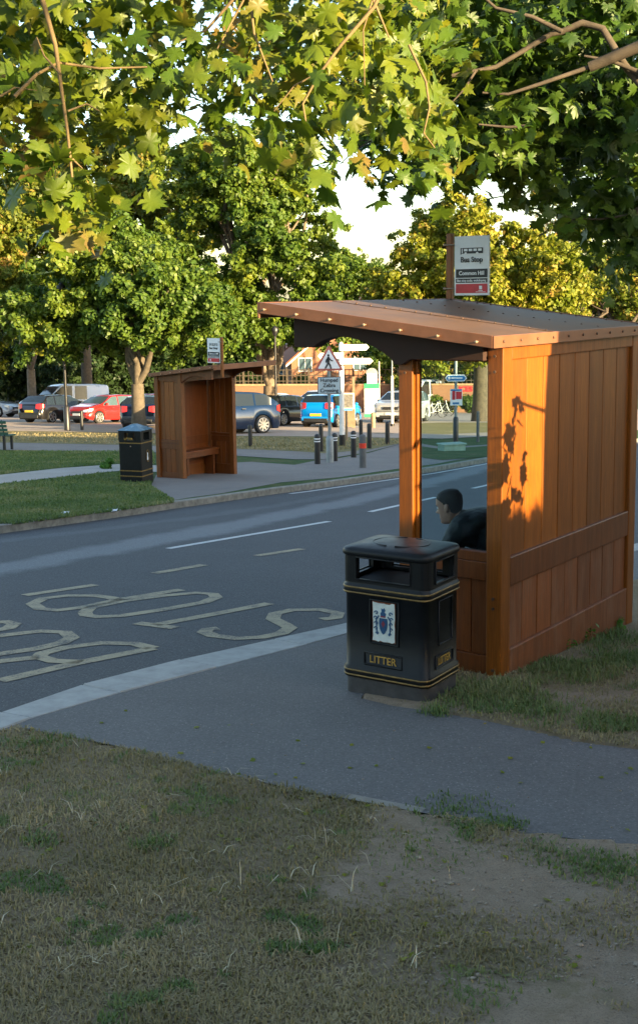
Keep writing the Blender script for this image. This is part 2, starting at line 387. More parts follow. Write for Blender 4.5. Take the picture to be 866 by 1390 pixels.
def frame(origin, xdir, ydir):
    x = Vector(xdir).normalized(); y = Vector(ydir).normalized(); z = x.cross(y)
    m = Matrix.Identity(4)
    for i in range(3): m[i][0], m[i][1], m[i][2], m[i][3] = x[i], y[i], z[i], origin[i]
    return m
def sheet(name, pts, dz, mat, kind='structure', thick=0.):
    """flat layer following the slope; pts are world xy"""
    mb = MB(); top = [Vector((p[0], p[1], gz(p[0], p[1]) + dz)) for p in pts]; n = len(top)
    area = sum(top[i].x * top[(i + 1) % n].y - top[(i + 1) % n].x * top[i].y for i in range(n))
    if area < 0: top.reverse()
    mb.add(top, [tuple(range(n))])
    if thick:
        low = [p - Vector((0, 0, thick)) for p in top]
        mb.add(top + low, [(i, i + n, (i + 1) % n + n, (i + 1) % n) for i in range(n)])
    me_o = mb.build(name, mat); bm = bmesh.new(); bm.from_mesh(me_o.data)
    bmesh.ops.triangulate(bm, faces=[f for f in bm.faces if len(f.verts) > 4]); bm.to_mesh(me_o.data); bm.free()
    return tag(me_o, kind=kind)
def strokes(mb, pts, w, dz):
    """ribbon of width w along world points on the ground"""
    P = [Vector((p[0], p[1], 0)) for p in pts]; a = []; b = []
    for i, p in enumerate(P):
        t = (P[min(i + 1, len(P) - 1)] - P[max(i - 1, 0)]).normalized(); nn = Vector((-t.y, t.x, 0)) * w / 2
        for q, lst in ((p + nn, a), (p - nn, b)): lst.append(Vector((q.x, q.y, gz(q.x, q.y) + dz)))
    n = len(P); mb.add(a + b, [(i + n, i + n + 1, i + 1, i) for i in range(n - 1)])

# ---------------------------------------------------------------- the ground
far = 900.
tag(sheet('ground', [(-far, -120), (far, -120), (far, far), (-far, far)], -.16, M['hill']), kind='structure')

kerb_out = [G(-220, 1060, 0), G(-60, 995), G(0, 968), G(111, 930), G(244, 896), G(480, 844)]
ku = [toUV(p) for p in kerb_out]
kerb_out_uv = ku + [(6., ku[-1][1] - .02), (40., ku[-1][1] - .1)]
kerb_in = [G(-220, 1090), G(-60, 1018), G(0, 990), G(60, 970), G(166, 940), G(480, 859)]
ki = [toUV(p) for p in kerb_in]
kerb_in_uv = ki + [(6., ki[-1][1] - .02), (40., ki[-1][1] - .1)]
fk_px = [(-120, 733), (0, 714), (100, 701), (190, 689), (235, 682), (273, 677), (381, 662), (407, 659), (542, 641), (584, 635), (655, 623), (720, 612), (860, 596)]
far_kerb = [G(x, y, 0) for x, y in fk_px]
fkd = [(p.x, p.y) for p in far_kerb]
d0 = (Vector(fkd[0]) - Vector(fkd[1])).normalized()
fk_ext = [tuple(Vector(fkd[0]) + d0 * 30)] + fkd + [(60., 90.)]
# road between the two kerbs
near_edge = [UV(u, v).xy for u, v in kerb_out_uv]
near_edge = [tuple(Vector(near_edge[0]) + d0 * 25)] + [tuple(p) for p in near_edge] + [(62., 70.)]
sheet('road', near_edge + [tuple(p) for p in reversed(fk_ext)], -.1, M['road'])
# painted markings, traced in place on the road surface
def Z1(x, y): return (x / 1.804, 680 + y / 1.804)
def GR(pts): return [G(px, py, -.1) for px, py in pts]
ym = MB()
for st in ([(60,232),(235,206)], [(378,178),(500,157)], [(628,135),(740,118)],
           [(445,218),(290,243),(200,262),(140,269),(98,265),(80,253),(105,240),(165,233),(235,233),(272,238),(290,244)],
           [(208,274),(222,262),(300,246),(400,233),(480,226),(522,229),(530,237),(500,249),(400,267),(300,282),(240,285),(212,281),(208,274)],
           [(660,252),(520,279),(378,305)], [(335,300),(430,312)],
           [(788,291),(822,287),(828,276),(785,267),(715,268),(674,277),(668,290),(695,303),(710,312),(690,325),(640,335),(580,338),(522,331),(500,322),(510,315),(535,313)],
           [(375,362),(180,400),(0,442)], [(375,362),(330,351),(250,349),(160,360),(105,374),(95,383),(130,393),(200,396)], [(95,384),(0,394),(-90,412)],
           [(-40,383),(0,376),(90,363),(150,349),(176,336),(160,323),(100,320),(0,331),(-60,340)],
           [(-30,300),(15,297),(35,302),(22,312),(-30,322)]):
    strokes(ym, GR([Z1(*p) for p in st]), .12, -.1 + .004)
tag(ym.build('road_lettering', 'yellowline'), kind='structure')
wm = MB()
for a, b in (((228,745),(447,708)), ((502,695),(592,675)), ((642,663),(700,650))):
    strokes(wm, GR([a, b]), .1, -.1 + .004)
strokes(wm, [p + Vector((.16, -.12, 0)) for p in far_kerb[6:]], .09, -.1 + .004)
tag(wm.build('road_lines', 'whiteline'), kind='structure')

def kerb_mesh(name, outer, inner, top, bot, mat):
    mb = MB(); n = len(outer)
    r = []
    for o, i in zip(outer, inner):
        r.append([Vector((o[0], o[1], gz(*o[:2]) + bot)), Vector((o[0], o[1], gz(*o[:2]) + top - .012)), Vector((o[0] * .9 + i[0] * .1, o[1] * .9 + i[1] * .1, gz(*o[:2]) + top)),
                  Vector((i[0], i[1], gz(*i[:2]) + top)), Vector((i[0], i[1], gz(*i[:2]) + bot))])
    mb.loft(r, False, True, True, False)
    return tag(mb.build(name, mat), kind='structure')
def dens(poly, step=.9):
    out = [poly[0]]
    for a, b in zip(poly[:-1], poly[1:]):
        n = max(1, int((Vector(b) - Vector(a)).length / step))
        out += [tuple(Vector(a).lerp(Vector(b), k / n)) for k in range(1, n + 1)]
    return out
ko = [tuple(UV(u, v).xy) for u, v in kerb_out_uv]; kin = [tuple(UV(u, v).xy) for u, v in kerb_in_uv]
def kerb_stones(name, outer, inner, top, mat, st=.9, gap=.008):
    def res(l):
        P = [Vector(p) for p in l]; return P
    O, I = res(outer), res(inner); mb = MB(); rk = random.Random(8)
    n = min(len(O), len(I)); acc = []
    def near_i(p):
        best = None
        for A, B in zip(I[:-1], I[1:]):
            f = max(0, min(1, (p - A).dot(B - A) / (B - A).length_squared)); c_ = A.lerp(B, f)
            if best is None or (c_ - p).length < (best - p).length: best = c_
        return best
    for k in range(n - 1):
        m_ = max(1, round((O[k + 1] - O[k]).length / st))
        for q in range(m_):
            a_, b_ = O[k].lerp(O[k + 1], q / m_), O[k].lerp(O[k + 1], (q + 1) / m_); acc.append([a_, near_i(a_), b_, near_i(b_)])
    for o0, i0, o1, i1 in acc:
        d_ = (o1 - o0).normalized() * gap / 2; h_ = rk.uniform(-.003, .003); q = [o0 + d_, i0 + d_, i1 - d_, o1 - d_]
        t_ = [Vector((p.x, p.y, gz(p.x, p.y) + top + h_)) for p in q]; b_ = [p - Vector((0, 0, .16)) for p in t_]
        mb.add(t_ + b_, [(3, 2, 1, 0), (0, 1, 5, 4), (1, 2, 6, 5), (2, 3, 7, 6), (3, 0, 4, 7)])
    o = mb.build(name, mat); bv = o.modifiers.new('Bevel', 'BEVEL'); bv.width = .008; bv.segments = 1; return tag(o, kind='structure')
kerb_stones('kerb', ko, kin, .006, 'kerb')
fo = fk_ext; fi = []
for i, p in enumerate(fo):
    a = Vector(fo[min(i + 1, len(fo) - 1)]) - Vector(fo[max(i - 1, 0)]); a.normalize()
    fi.append(tuple(Vector(p) + Vector((-a.y, a.x)) * .14))
kerb_mesh('far_kerb', fo, fi, .008, -.14, 'kerbdark')

# near footway and near earth
path_near = [G(-60, 1010), G(22, 987), G(150, 1011), G(280, 1045), G(360, 1063), G(440, 1080), G(540, 1097), G(610, 1111), G(700, 1131), G(866, 1148), G(1100, 1175), G(1700, 1220)]
path_far = [G(1700, 1075), G(1100, 1040), G(866, 1018), G(790, 1008), G(720, 992), G(650, 977), G(585, 966), G(530, 958), G(490, 948)]
path_poly = [p.xy for p in path_near + path_far] + [UV(-.45, .62).xy, UV(0, .72).xy, UV(30, .72).xy, UV(30, kerb_in_uv[-1][1]).xy] + [UV(u, v).xy for u, v in reversed(kerb_in_uv[3:-1])]
path_poly = [tuple(p) for p in path_poly]
sheet('footway', path_poly, 0., M['path'])
def inside(x, y, poly):
    c = False; n = len(poly); j = n - 1
    for i in range(n):
        xi, yi = poly[i]; xj, yj = poly[j]
        if (yi > y) != (yj > y) and x < (xj - xi) * (y - yi) / (yj - yi) + xi: c = not c
        j = i
    return c
road_side = [tuple(p) for p in kin]
def near_v(x, y):                       # past the kerb?
    u, v = toUV(Vector((x, y, 0)))
    vv = np.interp(u, [a for a, b in kerb_in_uv], [b for a, b in kerb_in_uv])
    return v > vv - .0
dirt_c = G(960, 1265)
def dirtness(x, y):
    dx, dy = (x - dirt_c.x) / 1.0, (y - dirt_c.y) / .95
    r = 1.08 - sqrt(dx * dx + dy * dy)
    n = noise.noise(Vector((x * 1.6, y * 1.6, 3))) * .9
    p2 = UV(-.55, -.35); r2 = .45 - sqrt(((x - p2.x) / 1.3) ** 2 + ((y - p2.y) / .5) ** 2)
    return max(r, r2) + n + .22 * noise.noise(Vector((x * 8, y * 8, 4))) + .12 * noise.noise(Vector((x * 25, y * 25, 5)))
def bump(x, y):
    return .02 * noise.noise(Vector((x * 1.3, y * 1.3, 0))) + .010 * noise.noise(Vector((x * 5, y * 5, 1))) + .005 * noise.noise(Vector((x * 17, y * 17, 2)))
def terr(x, y):
    if inside(x, y, path_poly) or near_v(x, y): return None
    return gz(x, y) + .012 + bump(x, y)
def near_ground():
    X0, X1, Y0, Y1, st = -5., 6.5, -1.0, 12.0, .05
    nx, ny = int((X1 - X0) / st), int((Y1 - Y0) / st)
    vs = []; fa = []; ok = []
    for j in range(ny + 1):
        for i in range(nx + 1):
            x, y = X0 + i * st, Y0 + j * st; z = terr(x, y)
            ok.append(z is not None)
            vs.append((x, y, z if z is not None else gz(x, y) - (.14 if near_v(x, y) else .025)))
    fg = []
    for j in range(ny):
        for i in range(nx):
            a = j * (nx + 1) + i; q = (a, a + 1, a + nx + 2, a + nx + 1)
            if any(ok[k] for k in q): fg.append(q)
    used = sorted({i for f in fg for i in f}); mp = {k: n for n, k in enumerate(used)}
    mb = MB(); mb.add([vs[k] for k in used], [tuple(mp[i] for i in f) for f in fg], True)
    o = tag(mb.build('verge_soil', 'verge'), kind='structure')
    at = o.data.attributes.new('bareness', 'FLOAT', 'POINT')           # where feet have worn the turf away
    at.data.foreach_set('value', [dirtness(vs[k][0], vs[k][1]) for k in used])
near_ground()
sheet('verge_outer', [(-60, -60), (60, -60), (60, 5), (6.4, 5), (6.4, -.95), (-4.95, -.95), (-4.95, 2), (-30, -14)], -.004, M['soil'])
sheet('verge_behind_shelter', [(6.4, 5.2), (60, 5.2), tuple(UV(40, -.2).xy), tuple(UV(2.6, -.05).xy), (4.0, 11.9), (6.4, 11.9)], -.008, M['soil'])
em = MB()
for px in ([(470, 1081), (520, 1091), (575, 1101)], [(786, 1143), (830, 1149), (900, 1156)]):
    P = [G(*p) for p in px]
    for a, b in zip(P[:-1], P[1:]):
        t = (b - a).normalized(); nn = Vector((-t.y, t.x, 0)) * .025
        em.add([a + nn, a - nn, b - nn, b + nn], [(0, 1, 2, 3)])
for i in range(len(em.v)): em.v[i] = (em.v[i][0], em.v[i][1], em.v[i][2] + .002)
tag(em.build('path_edging', 'kerbdark'), kind='structure')

# far side: lawns, paths and the car park, each laid a few millimetres above the last
lf = [fk_ext[0]] + [tuple(p) for p in fi[1:-1]] + [(60., 90.3), (90., 200.), (-160., 200.), (-90, 10)]
sheet('far_lawn', lf, 0., M['lawn'], thick=.14)
def GP(l): return [tuple(G(x, y).xy) for x, y in l]
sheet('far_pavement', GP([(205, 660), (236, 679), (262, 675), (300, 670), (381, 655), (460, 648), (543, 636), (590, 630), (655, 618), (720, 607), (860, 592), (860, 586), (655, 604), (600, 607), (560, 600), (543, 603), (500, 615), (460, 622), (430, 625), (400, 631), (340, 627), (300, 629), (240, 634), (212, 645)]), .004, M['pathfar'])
sheet('gravel_path', GP([(-200, 668), (0, 657), (80, 648), (165, 639), (215, 641), (215, 632), (165, 630), (80, 636), (0, 645), (-200, 655)]), .008, M['palepath'])
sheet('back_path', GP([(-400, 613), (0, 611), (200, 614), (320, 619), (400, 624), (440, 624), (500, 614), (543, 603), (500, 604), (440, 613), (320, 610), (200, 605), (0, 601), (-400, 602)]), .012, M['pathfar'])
sheet('parched_verge', GP([(-400, 602), (0, 601), (200, 605), (320, 610), (400, 613), (440, 616), (500, 611), (545, 602), (560, 598), (540, 595), (440, 593), (320, 592), (200, 588), (0, 585), (-400, 585)]), .016, M['drylawn'])
sheet('car_park', GP([(-400, 585), (0, 585), (200, 588), (320, 592), (440, 593), (545, 595), (600, 596), (720, 590), (900, 583), (900, 556), (-400, 550)]), .020, M['parking'])
sheet('straw_verge', GP([(545, 588), (600, 590), (700, 586), (700, 574), (600, 574), (545, 576)]), .024, M['sunlawn'])
sheet('lamp_lawn', GP([(556, 604), (600, 610), (655, 606), (720, 600), (860, 586), (860, 600), (720, 612), (662, 620), (600, 625), (575, 622), (560, 614)]), .012, M['lawn'])
ybm = MB()
for a, b in (((508, 588), (530, 589)),):
    strokes(ybm, [G(*a), G(*b)], .5, .03)
tag(ybm.build('car_park_lettering', M['yellowline']), kind='structure')

# drain grate and dropped litter
t = thing('drain_grate', G(38, 711, -.1), radians(54), 'black iron drain grate in the gutter by the far lawn', 'drain')
g = MB(); W, H_ = .75, .4
g.box((-W/2, -H_/2, -.02), (W/2, -H_/2 + .04, .014)); g.box((-W/2, H_/2 - .04, -.02), (W/2, H_/2, .014))
for k in range(9): g.box((-W/2 + k * W / 8 - .015, -H_/2 + .04, -.02), (-W/2 + k * W / 8 + .02, H_/2 - .04, .012))
g.build('grating', 'black', t); MB().box((-W/2, -H_/2, -.019), (W/2, H_/2, .004)).build('drain_pit', 'bininner', t)
def crumple(name, p, s, label, seed):
    rnd = random.Random(seed); mb = MB(); n = 5; vs = []
    for j in range(n):
        for i in range(n): vs.append((p.x + (i / (n - 1) - .5) * s * 1.6 + rnd.uniform(-.1, .1) * s, p.y + (j / (n - 1) - .5) * s * 1.1 + rnd.uniform(-.1, .1) * s, p.z + rnd.uniform(.01, .36) * s))
    mb.add(vs, [(j * n + i, j * n + i + 1, (j + 1) * n + i + 1, (j + 1) * n + i) for j in range(n - 1) for i in range(n - 1)])
    o = mb.build(name, 'paper'); m = o.modifiers.new('Solid', 'SOLIDIFY'); m.thickness = .002
    tag(o, label, 'litter')
crumple('crumpled_paper', G(152, 694), .1, 'crumpled white paper on the far kerb edge right of the drain', 1)
crumple('crumpled_paper', G(86, 698), .1, 'flat bluish paper scrap in the grass edge just above the drain', 2)

# ---------------------------------------------------------------- shelters
ZB, ZF, VB, VF = 2.05, 2.25, .0, 1.63
def roofz(v): return ZB + (ZF - ZB) * (v - VB) / (VF - VB)
def boards(mb, axis, a0, a1, fixed, z0, z1, n, seed, th=.018):
    rnd = random.Random(seed); w = (a1 - a0) / n; a = a0
    for k in range(n):
        e = a0 + (k + 1) * w; j = rnd.uniform(0, .003)
        if axis == 'x': mb.box((a + .0035, fixed + j, z0), (e - .0035, fixed + th + j, z1))
        else: mb.box((fixed + j, a + .0035, z0), (fixed + th + j, e - .0035, z1))
        a = e
def shelter(root, Ln, glazed, wood, wdark, worn, near):
    """local x along the road, y towards the road; x=0 is one end wall, x=Ln the other"""
    FP = .61; PW = .1; DEP = .71
    gnd = lambda x, y: -.42
    for (nm, x, y) in (('post', 0, 0), ('post', 0, FP), ('post', Ln - PW, 0), ('post', Ln - PW, FP)):
        top = roofz(y) - .05
        MB().box((x, y, -.35), (x + PW + (.02 if y == 0 and near else 0), y + PW, top)).build(nm, wood, root, .006)
    # rear wall
    bw = MB(); boards(bw, 'x', .12, Ln - PW, .022, .70, 1.93, 8, 1); bw.build('upper_boarding', wood, root, .004)
    bl = MB(); boards(bl, 'x', .12, Ln - PW, .022, .10, .57, 9, 2); bl.build('lower_boarding', worn, root, .004)
    rl = MB(); rl.box((.121, .003, 1.905), (Ln - PW - .001, .06, 1.985)); rl.build('top_rail', wood, root, .005)
    rl = MB(); rl.box((.121, .003, .547), (Ln - PW - .001, .065, .728)); rl.build('middle_rail', wdark, root, .008)
    rl = MB(); rl.box((.121, .001, -.35), (Ln - PW - .001, .062, .158)); rl.build('bottom_rail', worn, root, .008)
    MB().box((.121, .042, .12), (Ln - PW - .001, .055, 1.95)).build('lining', wdark, root)
    # end walls
    for end in (0, 1):
        x0 = .03 if end == 0 else Ln - .085
        gl = glazed and end == 0
        r = MB(); r.box((x0, PW + .001, 1.895), (x0 + .055, FP - .001, 2.0)); r.build('end_top_rail', wood, root, .004)
        r = MB(); r.box((x0, PW + .001, .70), (x0 + .055, FP - .001, .76)); r.build('window_sill' if gl else 'end_middle_rail', wdark, root, .004)
        r = MB(); r.box((x0, PW + .001, -.30), (x0 + .055, FP - .001, .12)); r.build('end_bottom_rail', wdark, root, .004)
        r = MB(); r.box((x0, PW + .001, .585), (x0 + .055, FP - .001, .70 - .002)); r.build('end_lower_rail', wdark, root, .004)
        r = MB(); boards(r, 'y', PW, FP, x0 + .02, .12, .585, 4, 5 + end); r.build('end_lower_boarding', wdark, root, .003)
        if gl:
            fr = MB()
            fr.box((x0, FP - .018, .762), (x0 + .05, FP - .001, 1.893)); fr.box((x0, PW + .001, .762), (x0 + .05, PW + .016, 1.893))
            fr.build('window_frame', wood, root, .003)
            MB().box((x0 + .022, PW + .017, .763), (x0 + .028, FP - .019, 1.892)).build('window_pane', 'glass', root)
        else:
            r = MB(); boards(r, 'y', PW, FP, x0 + .02, .762, 1.893, 4, 9 + end); r.build('end_upper_boarding', wood, root, .003)
    # front beam
    MB().box((PW + .001, FP + .02, 1.9), (Ln - PW - .001, FP + PW - .01, roofz(FP) - .055)).build('front_beam', wdark, root, .004)
    # roof: sheets, soffit, trims and bolts
    xa, xb = (-.18, Ln + .13) if near else (-.14, Ln + .1)
    rf = MB(); th = .018
    n = 3
    for k in range(n):
        a = xa + (xb - xa) * k / n; b = xa + (xb - xa) * (k + 1) / n
        lift = .003 * (k % 2)
        rf.add([(a, VB - .03, ZB - .0 + lift), (b + .012, VB - .03, ZB + lift), (b + .012, VF, ZF + lift), (a, VF, ZF + lift)] , [(0, 1, 2, 3)])
        rf.add([(a, VB - .03, ZB - th), (b, VB - .03, ZB - th), (b, VF, ZF - th), (a, VF, ZF - th)], [(3, 2, 1, 0)])
    roof = rf.build('roof', 'roofing', root)
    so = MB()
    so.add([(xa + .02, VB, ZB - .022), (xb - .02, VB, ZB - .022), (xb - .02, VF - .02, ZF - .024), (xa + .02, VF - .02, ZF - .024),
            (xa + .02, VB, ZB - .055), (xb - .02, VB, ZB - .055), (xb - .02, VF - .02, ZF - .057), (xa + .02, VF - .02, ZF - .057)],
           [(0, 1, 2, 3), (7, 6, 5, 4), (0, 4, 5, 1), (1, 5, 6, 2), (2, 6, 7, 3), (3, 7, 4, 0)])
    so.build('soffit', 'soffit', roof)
    fh = .066
    for x in (xa, xb):
        sx = -.012 if x == xa else .0
        t_ = MB(); t_.add([(x + sx, VB - .03, ZB - fh), (x + sx + .012, VB - .03, ZB - fh), (x + sx + .012, VF + .002, ZF - fh), (x + sx, VF + .002, ZF - fh),
                           (x + sx, VB - .03, ZB + .006), (x + sx + .012, VB - .03, ZB + .006), (x + sx + .012, VF + .002, ZF + .006), (x + sx, VF + .002, ZF + .006)],
                          [(0, 3, 2, 1), (4, 5, 6, 7), (0, 1, 5, 4), (1, 2, 6, 5), (2, 3, 7, 6), (3, 0, 4, 7)])
        t_.build('end_fascia', 'fascia', roof, .003)
    MB().box((xa - .011, VB - .043, ZB - fh), (xb + .011, VB - .031, ZB + .004)).build('rear_fascia', 'fascia', roof, .003)
    MB().box((xa - .011, VF + .003, ZF - fh - .03), (xb + .011, VF + .02, ZF + .004)).build('front_fascia', 'fascia', roof, .003)
    bo = MB(); k = 0
    for i in range(7):
        v = .06 + i * (VF - .11) / 6
        z = roofz(v) - .036
        for x, sx in ((xa - .012, -1), (xb + .012, 1)):
            bo = MB(); bo.tube([(x, v, z), (x + sx * .020, v, z)], .006, 6, True, False); bo.ball((x + sx * .022, v, z), (.009, .010, .010), 8, 5)
            bo.build('fascia_bolt', 'bolt', roof)
    bd = MB()
    for x in (xa + (xb - xa) / 3 + .03, xa + 2 * (xb - xa) / 3 + .03, xb - .06):
        for i in range(14):
            v = .04 + i * (VF - .1) / 13; bd = MB(); bd.ball((x, v, roofz(v) + .005), (.009, .009, .006), 7, 4); bd.build('roof_bolt', 'bolt_dark', roof)
    nb = 11
    for i in range(nb):
        x = xa + .1 + i * (xb - xa - .2) / (nb - 1); bd = MB(); bd.ball((x, VB - .046, ZB - .03), (.009, .006, .009), 7, 4); bd.build('rear_bolt', 'bolt_dark', roof)
    # shaped cantilever brackets
    prof = [(.0, roofz(0) - .058), (.0, 1.93), (.55, 1.90), (.711, 1.88), (.735, 1.905), (.78, 1.935), (.85, 1.972), (.93, 2.005), (1.02, 2.028), (1.1, 2.036), (1.18, 2.028), (1.245, 2.008), (1.29, 1.985), (1.32, 1.965), (1.47, 1.965), (1.47, roofz(1.47) - .058)]
    if near: prof = [(.105, roofz(.105) - .058), (.105, 1.905), (.60, 1.905), (.66, 1.87), (.711, 1.87)] + [p for p in prof if p[0] > .72]
    for x in ((-.045, Ln - .055) if near else (.015, Ln - .075)):
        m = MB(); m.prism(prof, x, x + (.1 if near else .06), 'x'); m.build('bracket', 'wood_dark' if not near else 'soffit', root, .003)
    bs = MB()
    for (y, z) in ((.05, 1.93), (.05, 1.84), (.05, .49), (.05, .43), (.05, .05), (FP + .05, 1.82)):
        bs = MB(); bs.tube([(-.004, y, z), (-.012, y, z)], .009, 8); bs.build('post_bolt', 'bolt_dark', root)
    # bench along the rear wall
    be = MB(); be.box((.13, .065, .43), (Ln - .13, .20, .465)); be.box((.13, .21, .43), (Ln - .13, .36, .465)); be.build('bench_seat', wdark, root, .006)
    bb = MB(); bb.box((.13, .32, .33), (Ln - .13, .345, .428)); bb.build('bench_rail', wdark, root, .004)
    for x in (.22, Ln * .62):
        MB().box((x, .1, -.3), (x + .06, .31, .428)).build('bench_leg', wdark, root, .004)
def bus_sign(root_loc, rz, label, detail):
    t = thing('bus_stop_sign', root_loc, rz, label, 'bus stop sign', 'bus stop signs on the shelters')
    MB().box((-.022, -.024, -.22), (.022, .024, .53)).build('sign_post', 'wood', t, .004)
    w, h = .31, .46; y1, z0 = -.045, .045            # the plate hangs to local -y
    MB().box((-.012, y1 - w, z0), (.0, y1, z0 + h)).build('sign_plate', 'signwhite', t, .003)
    for x, nm in ((-.0125, -1), (.0005, 1)):
        sgn = nm; xo = x + sgn * .0015
        def rect(mb, a0, a1, b0, b1, lift=0.):
            # a from post outwards 0..1, b up 0..1
            ya, yb = y1 - w * a0, y1 - w * a1; xx = xo + sgn * lift
            mb.box((min(xx, xx + sgn * .001), yb, z0 + h * b0), (max(xx, xx + sgn * .001), ya, z0 + h * b1))
        k = MB(); rect(k, .05, .95, .30, .445); rect(k, .05, .95, .215, .285)
        # bus pictogram
        rect(k, .18, .82, .705, .80); rect(k, .18, .20, .69, .80)
        k.build('sign_panel', 'signblack', t)
        r_ = MB(); rect(r_, .05, .95, .04, .195); r_.build('sign_panel', 'signred', t)
        if detail:
            wv = MB()
            for q in range(4): rect(wv, .28 + q * .135, .38 + q * .135, .745, .785, .0012)
            rect(wv, .215, .245, .715, .79, .0012)
            for q in (.33, .66):
                cx_ = xo + sgn * .0022; wv.tube([(cx_, y1 - w * q, z0 + h * .705), (cx_ + sgn * .001, y1 - w * q, z0 + h * .705)], .011, 12)
            wv.build('pictogram', 'signwhite', t); wv = MB()
            rect(wv, .72, .80, .10, .16, .0012); rect(wv, .70, .82, .075, .085, .0012); rect(wv, .62, .9, .055, .062, .0012)
            wv.build('operator_mark', 'signwhite', t)
        xd = (0, -1, 0) if sgn < 0 else (0, 1, 0)
        def lab(s, size, b, mat, bold=0., ws=1.):
            mb = MB(); add_text(mb, s, size, frame((xo + sgn * .0026, y1 - w / 2, z0 + h * b), xd, (0, 0, 1)), bold, ws)
            mb.build('lettering', mat, t)
        lab('Bus Stop', .058, .60, 'signblack', .001, .95)
        lab('Common Hill', .043, .373, 'signwhite', .0008, .95)
        lab('Bus stop code: wokdmpmg', .026, .25, 'signwhite', .0004, .9)
    for z in (.1, .44):
        c = MB(); c.tube([(-.036, -.05, z), (-.036, .035, z)], .006, 8); c.tube([(.036, -.05, z), (.036, .035, z)], .006, 8); c.ball((-.036, .03, z), .012, 8, 5)
        c.build('clamp', 'bolt', t)
    return t
LN = 2.07
near = thing('bus_shelter', BN, radians(54), 'large open-fronted orange timber bus shelter with a glazed end, nearest the viewer', 'bus shelter', 'timber bus shelters either side of the road')
shelter(near, LN, True, 'wood', 'wood_dark', 'wood_worn', True)
def nl(x, y, z): return BN + dB * x + dF * y + Vector((0, 0, z))
bus_sign(nl(LN + .165, 1.63, 2.23), radians(54), 'white and red bus stop sign above the near shelter roof', True)
LF = 1.62
fb = G(213, 648) + dB * LF
fb.z = G(213, 648).z + .0
fars = thing('bus_shelter', fb, radians(234), 'small far brown timber bus shelter with bench, beside the far litter bin', 'bus shelter', 'timber bus shelters either side of the road')
shelter(fars, LF, False, 'wood_far', 'wood_dark', 'wood_far', False)
bus_sign(fb - dB * (LF + .0) - dF * 1.76 + Vector((0, 0, 2.24)), radians(234), 'small distant bus stop sign above the far shelter roof', True)

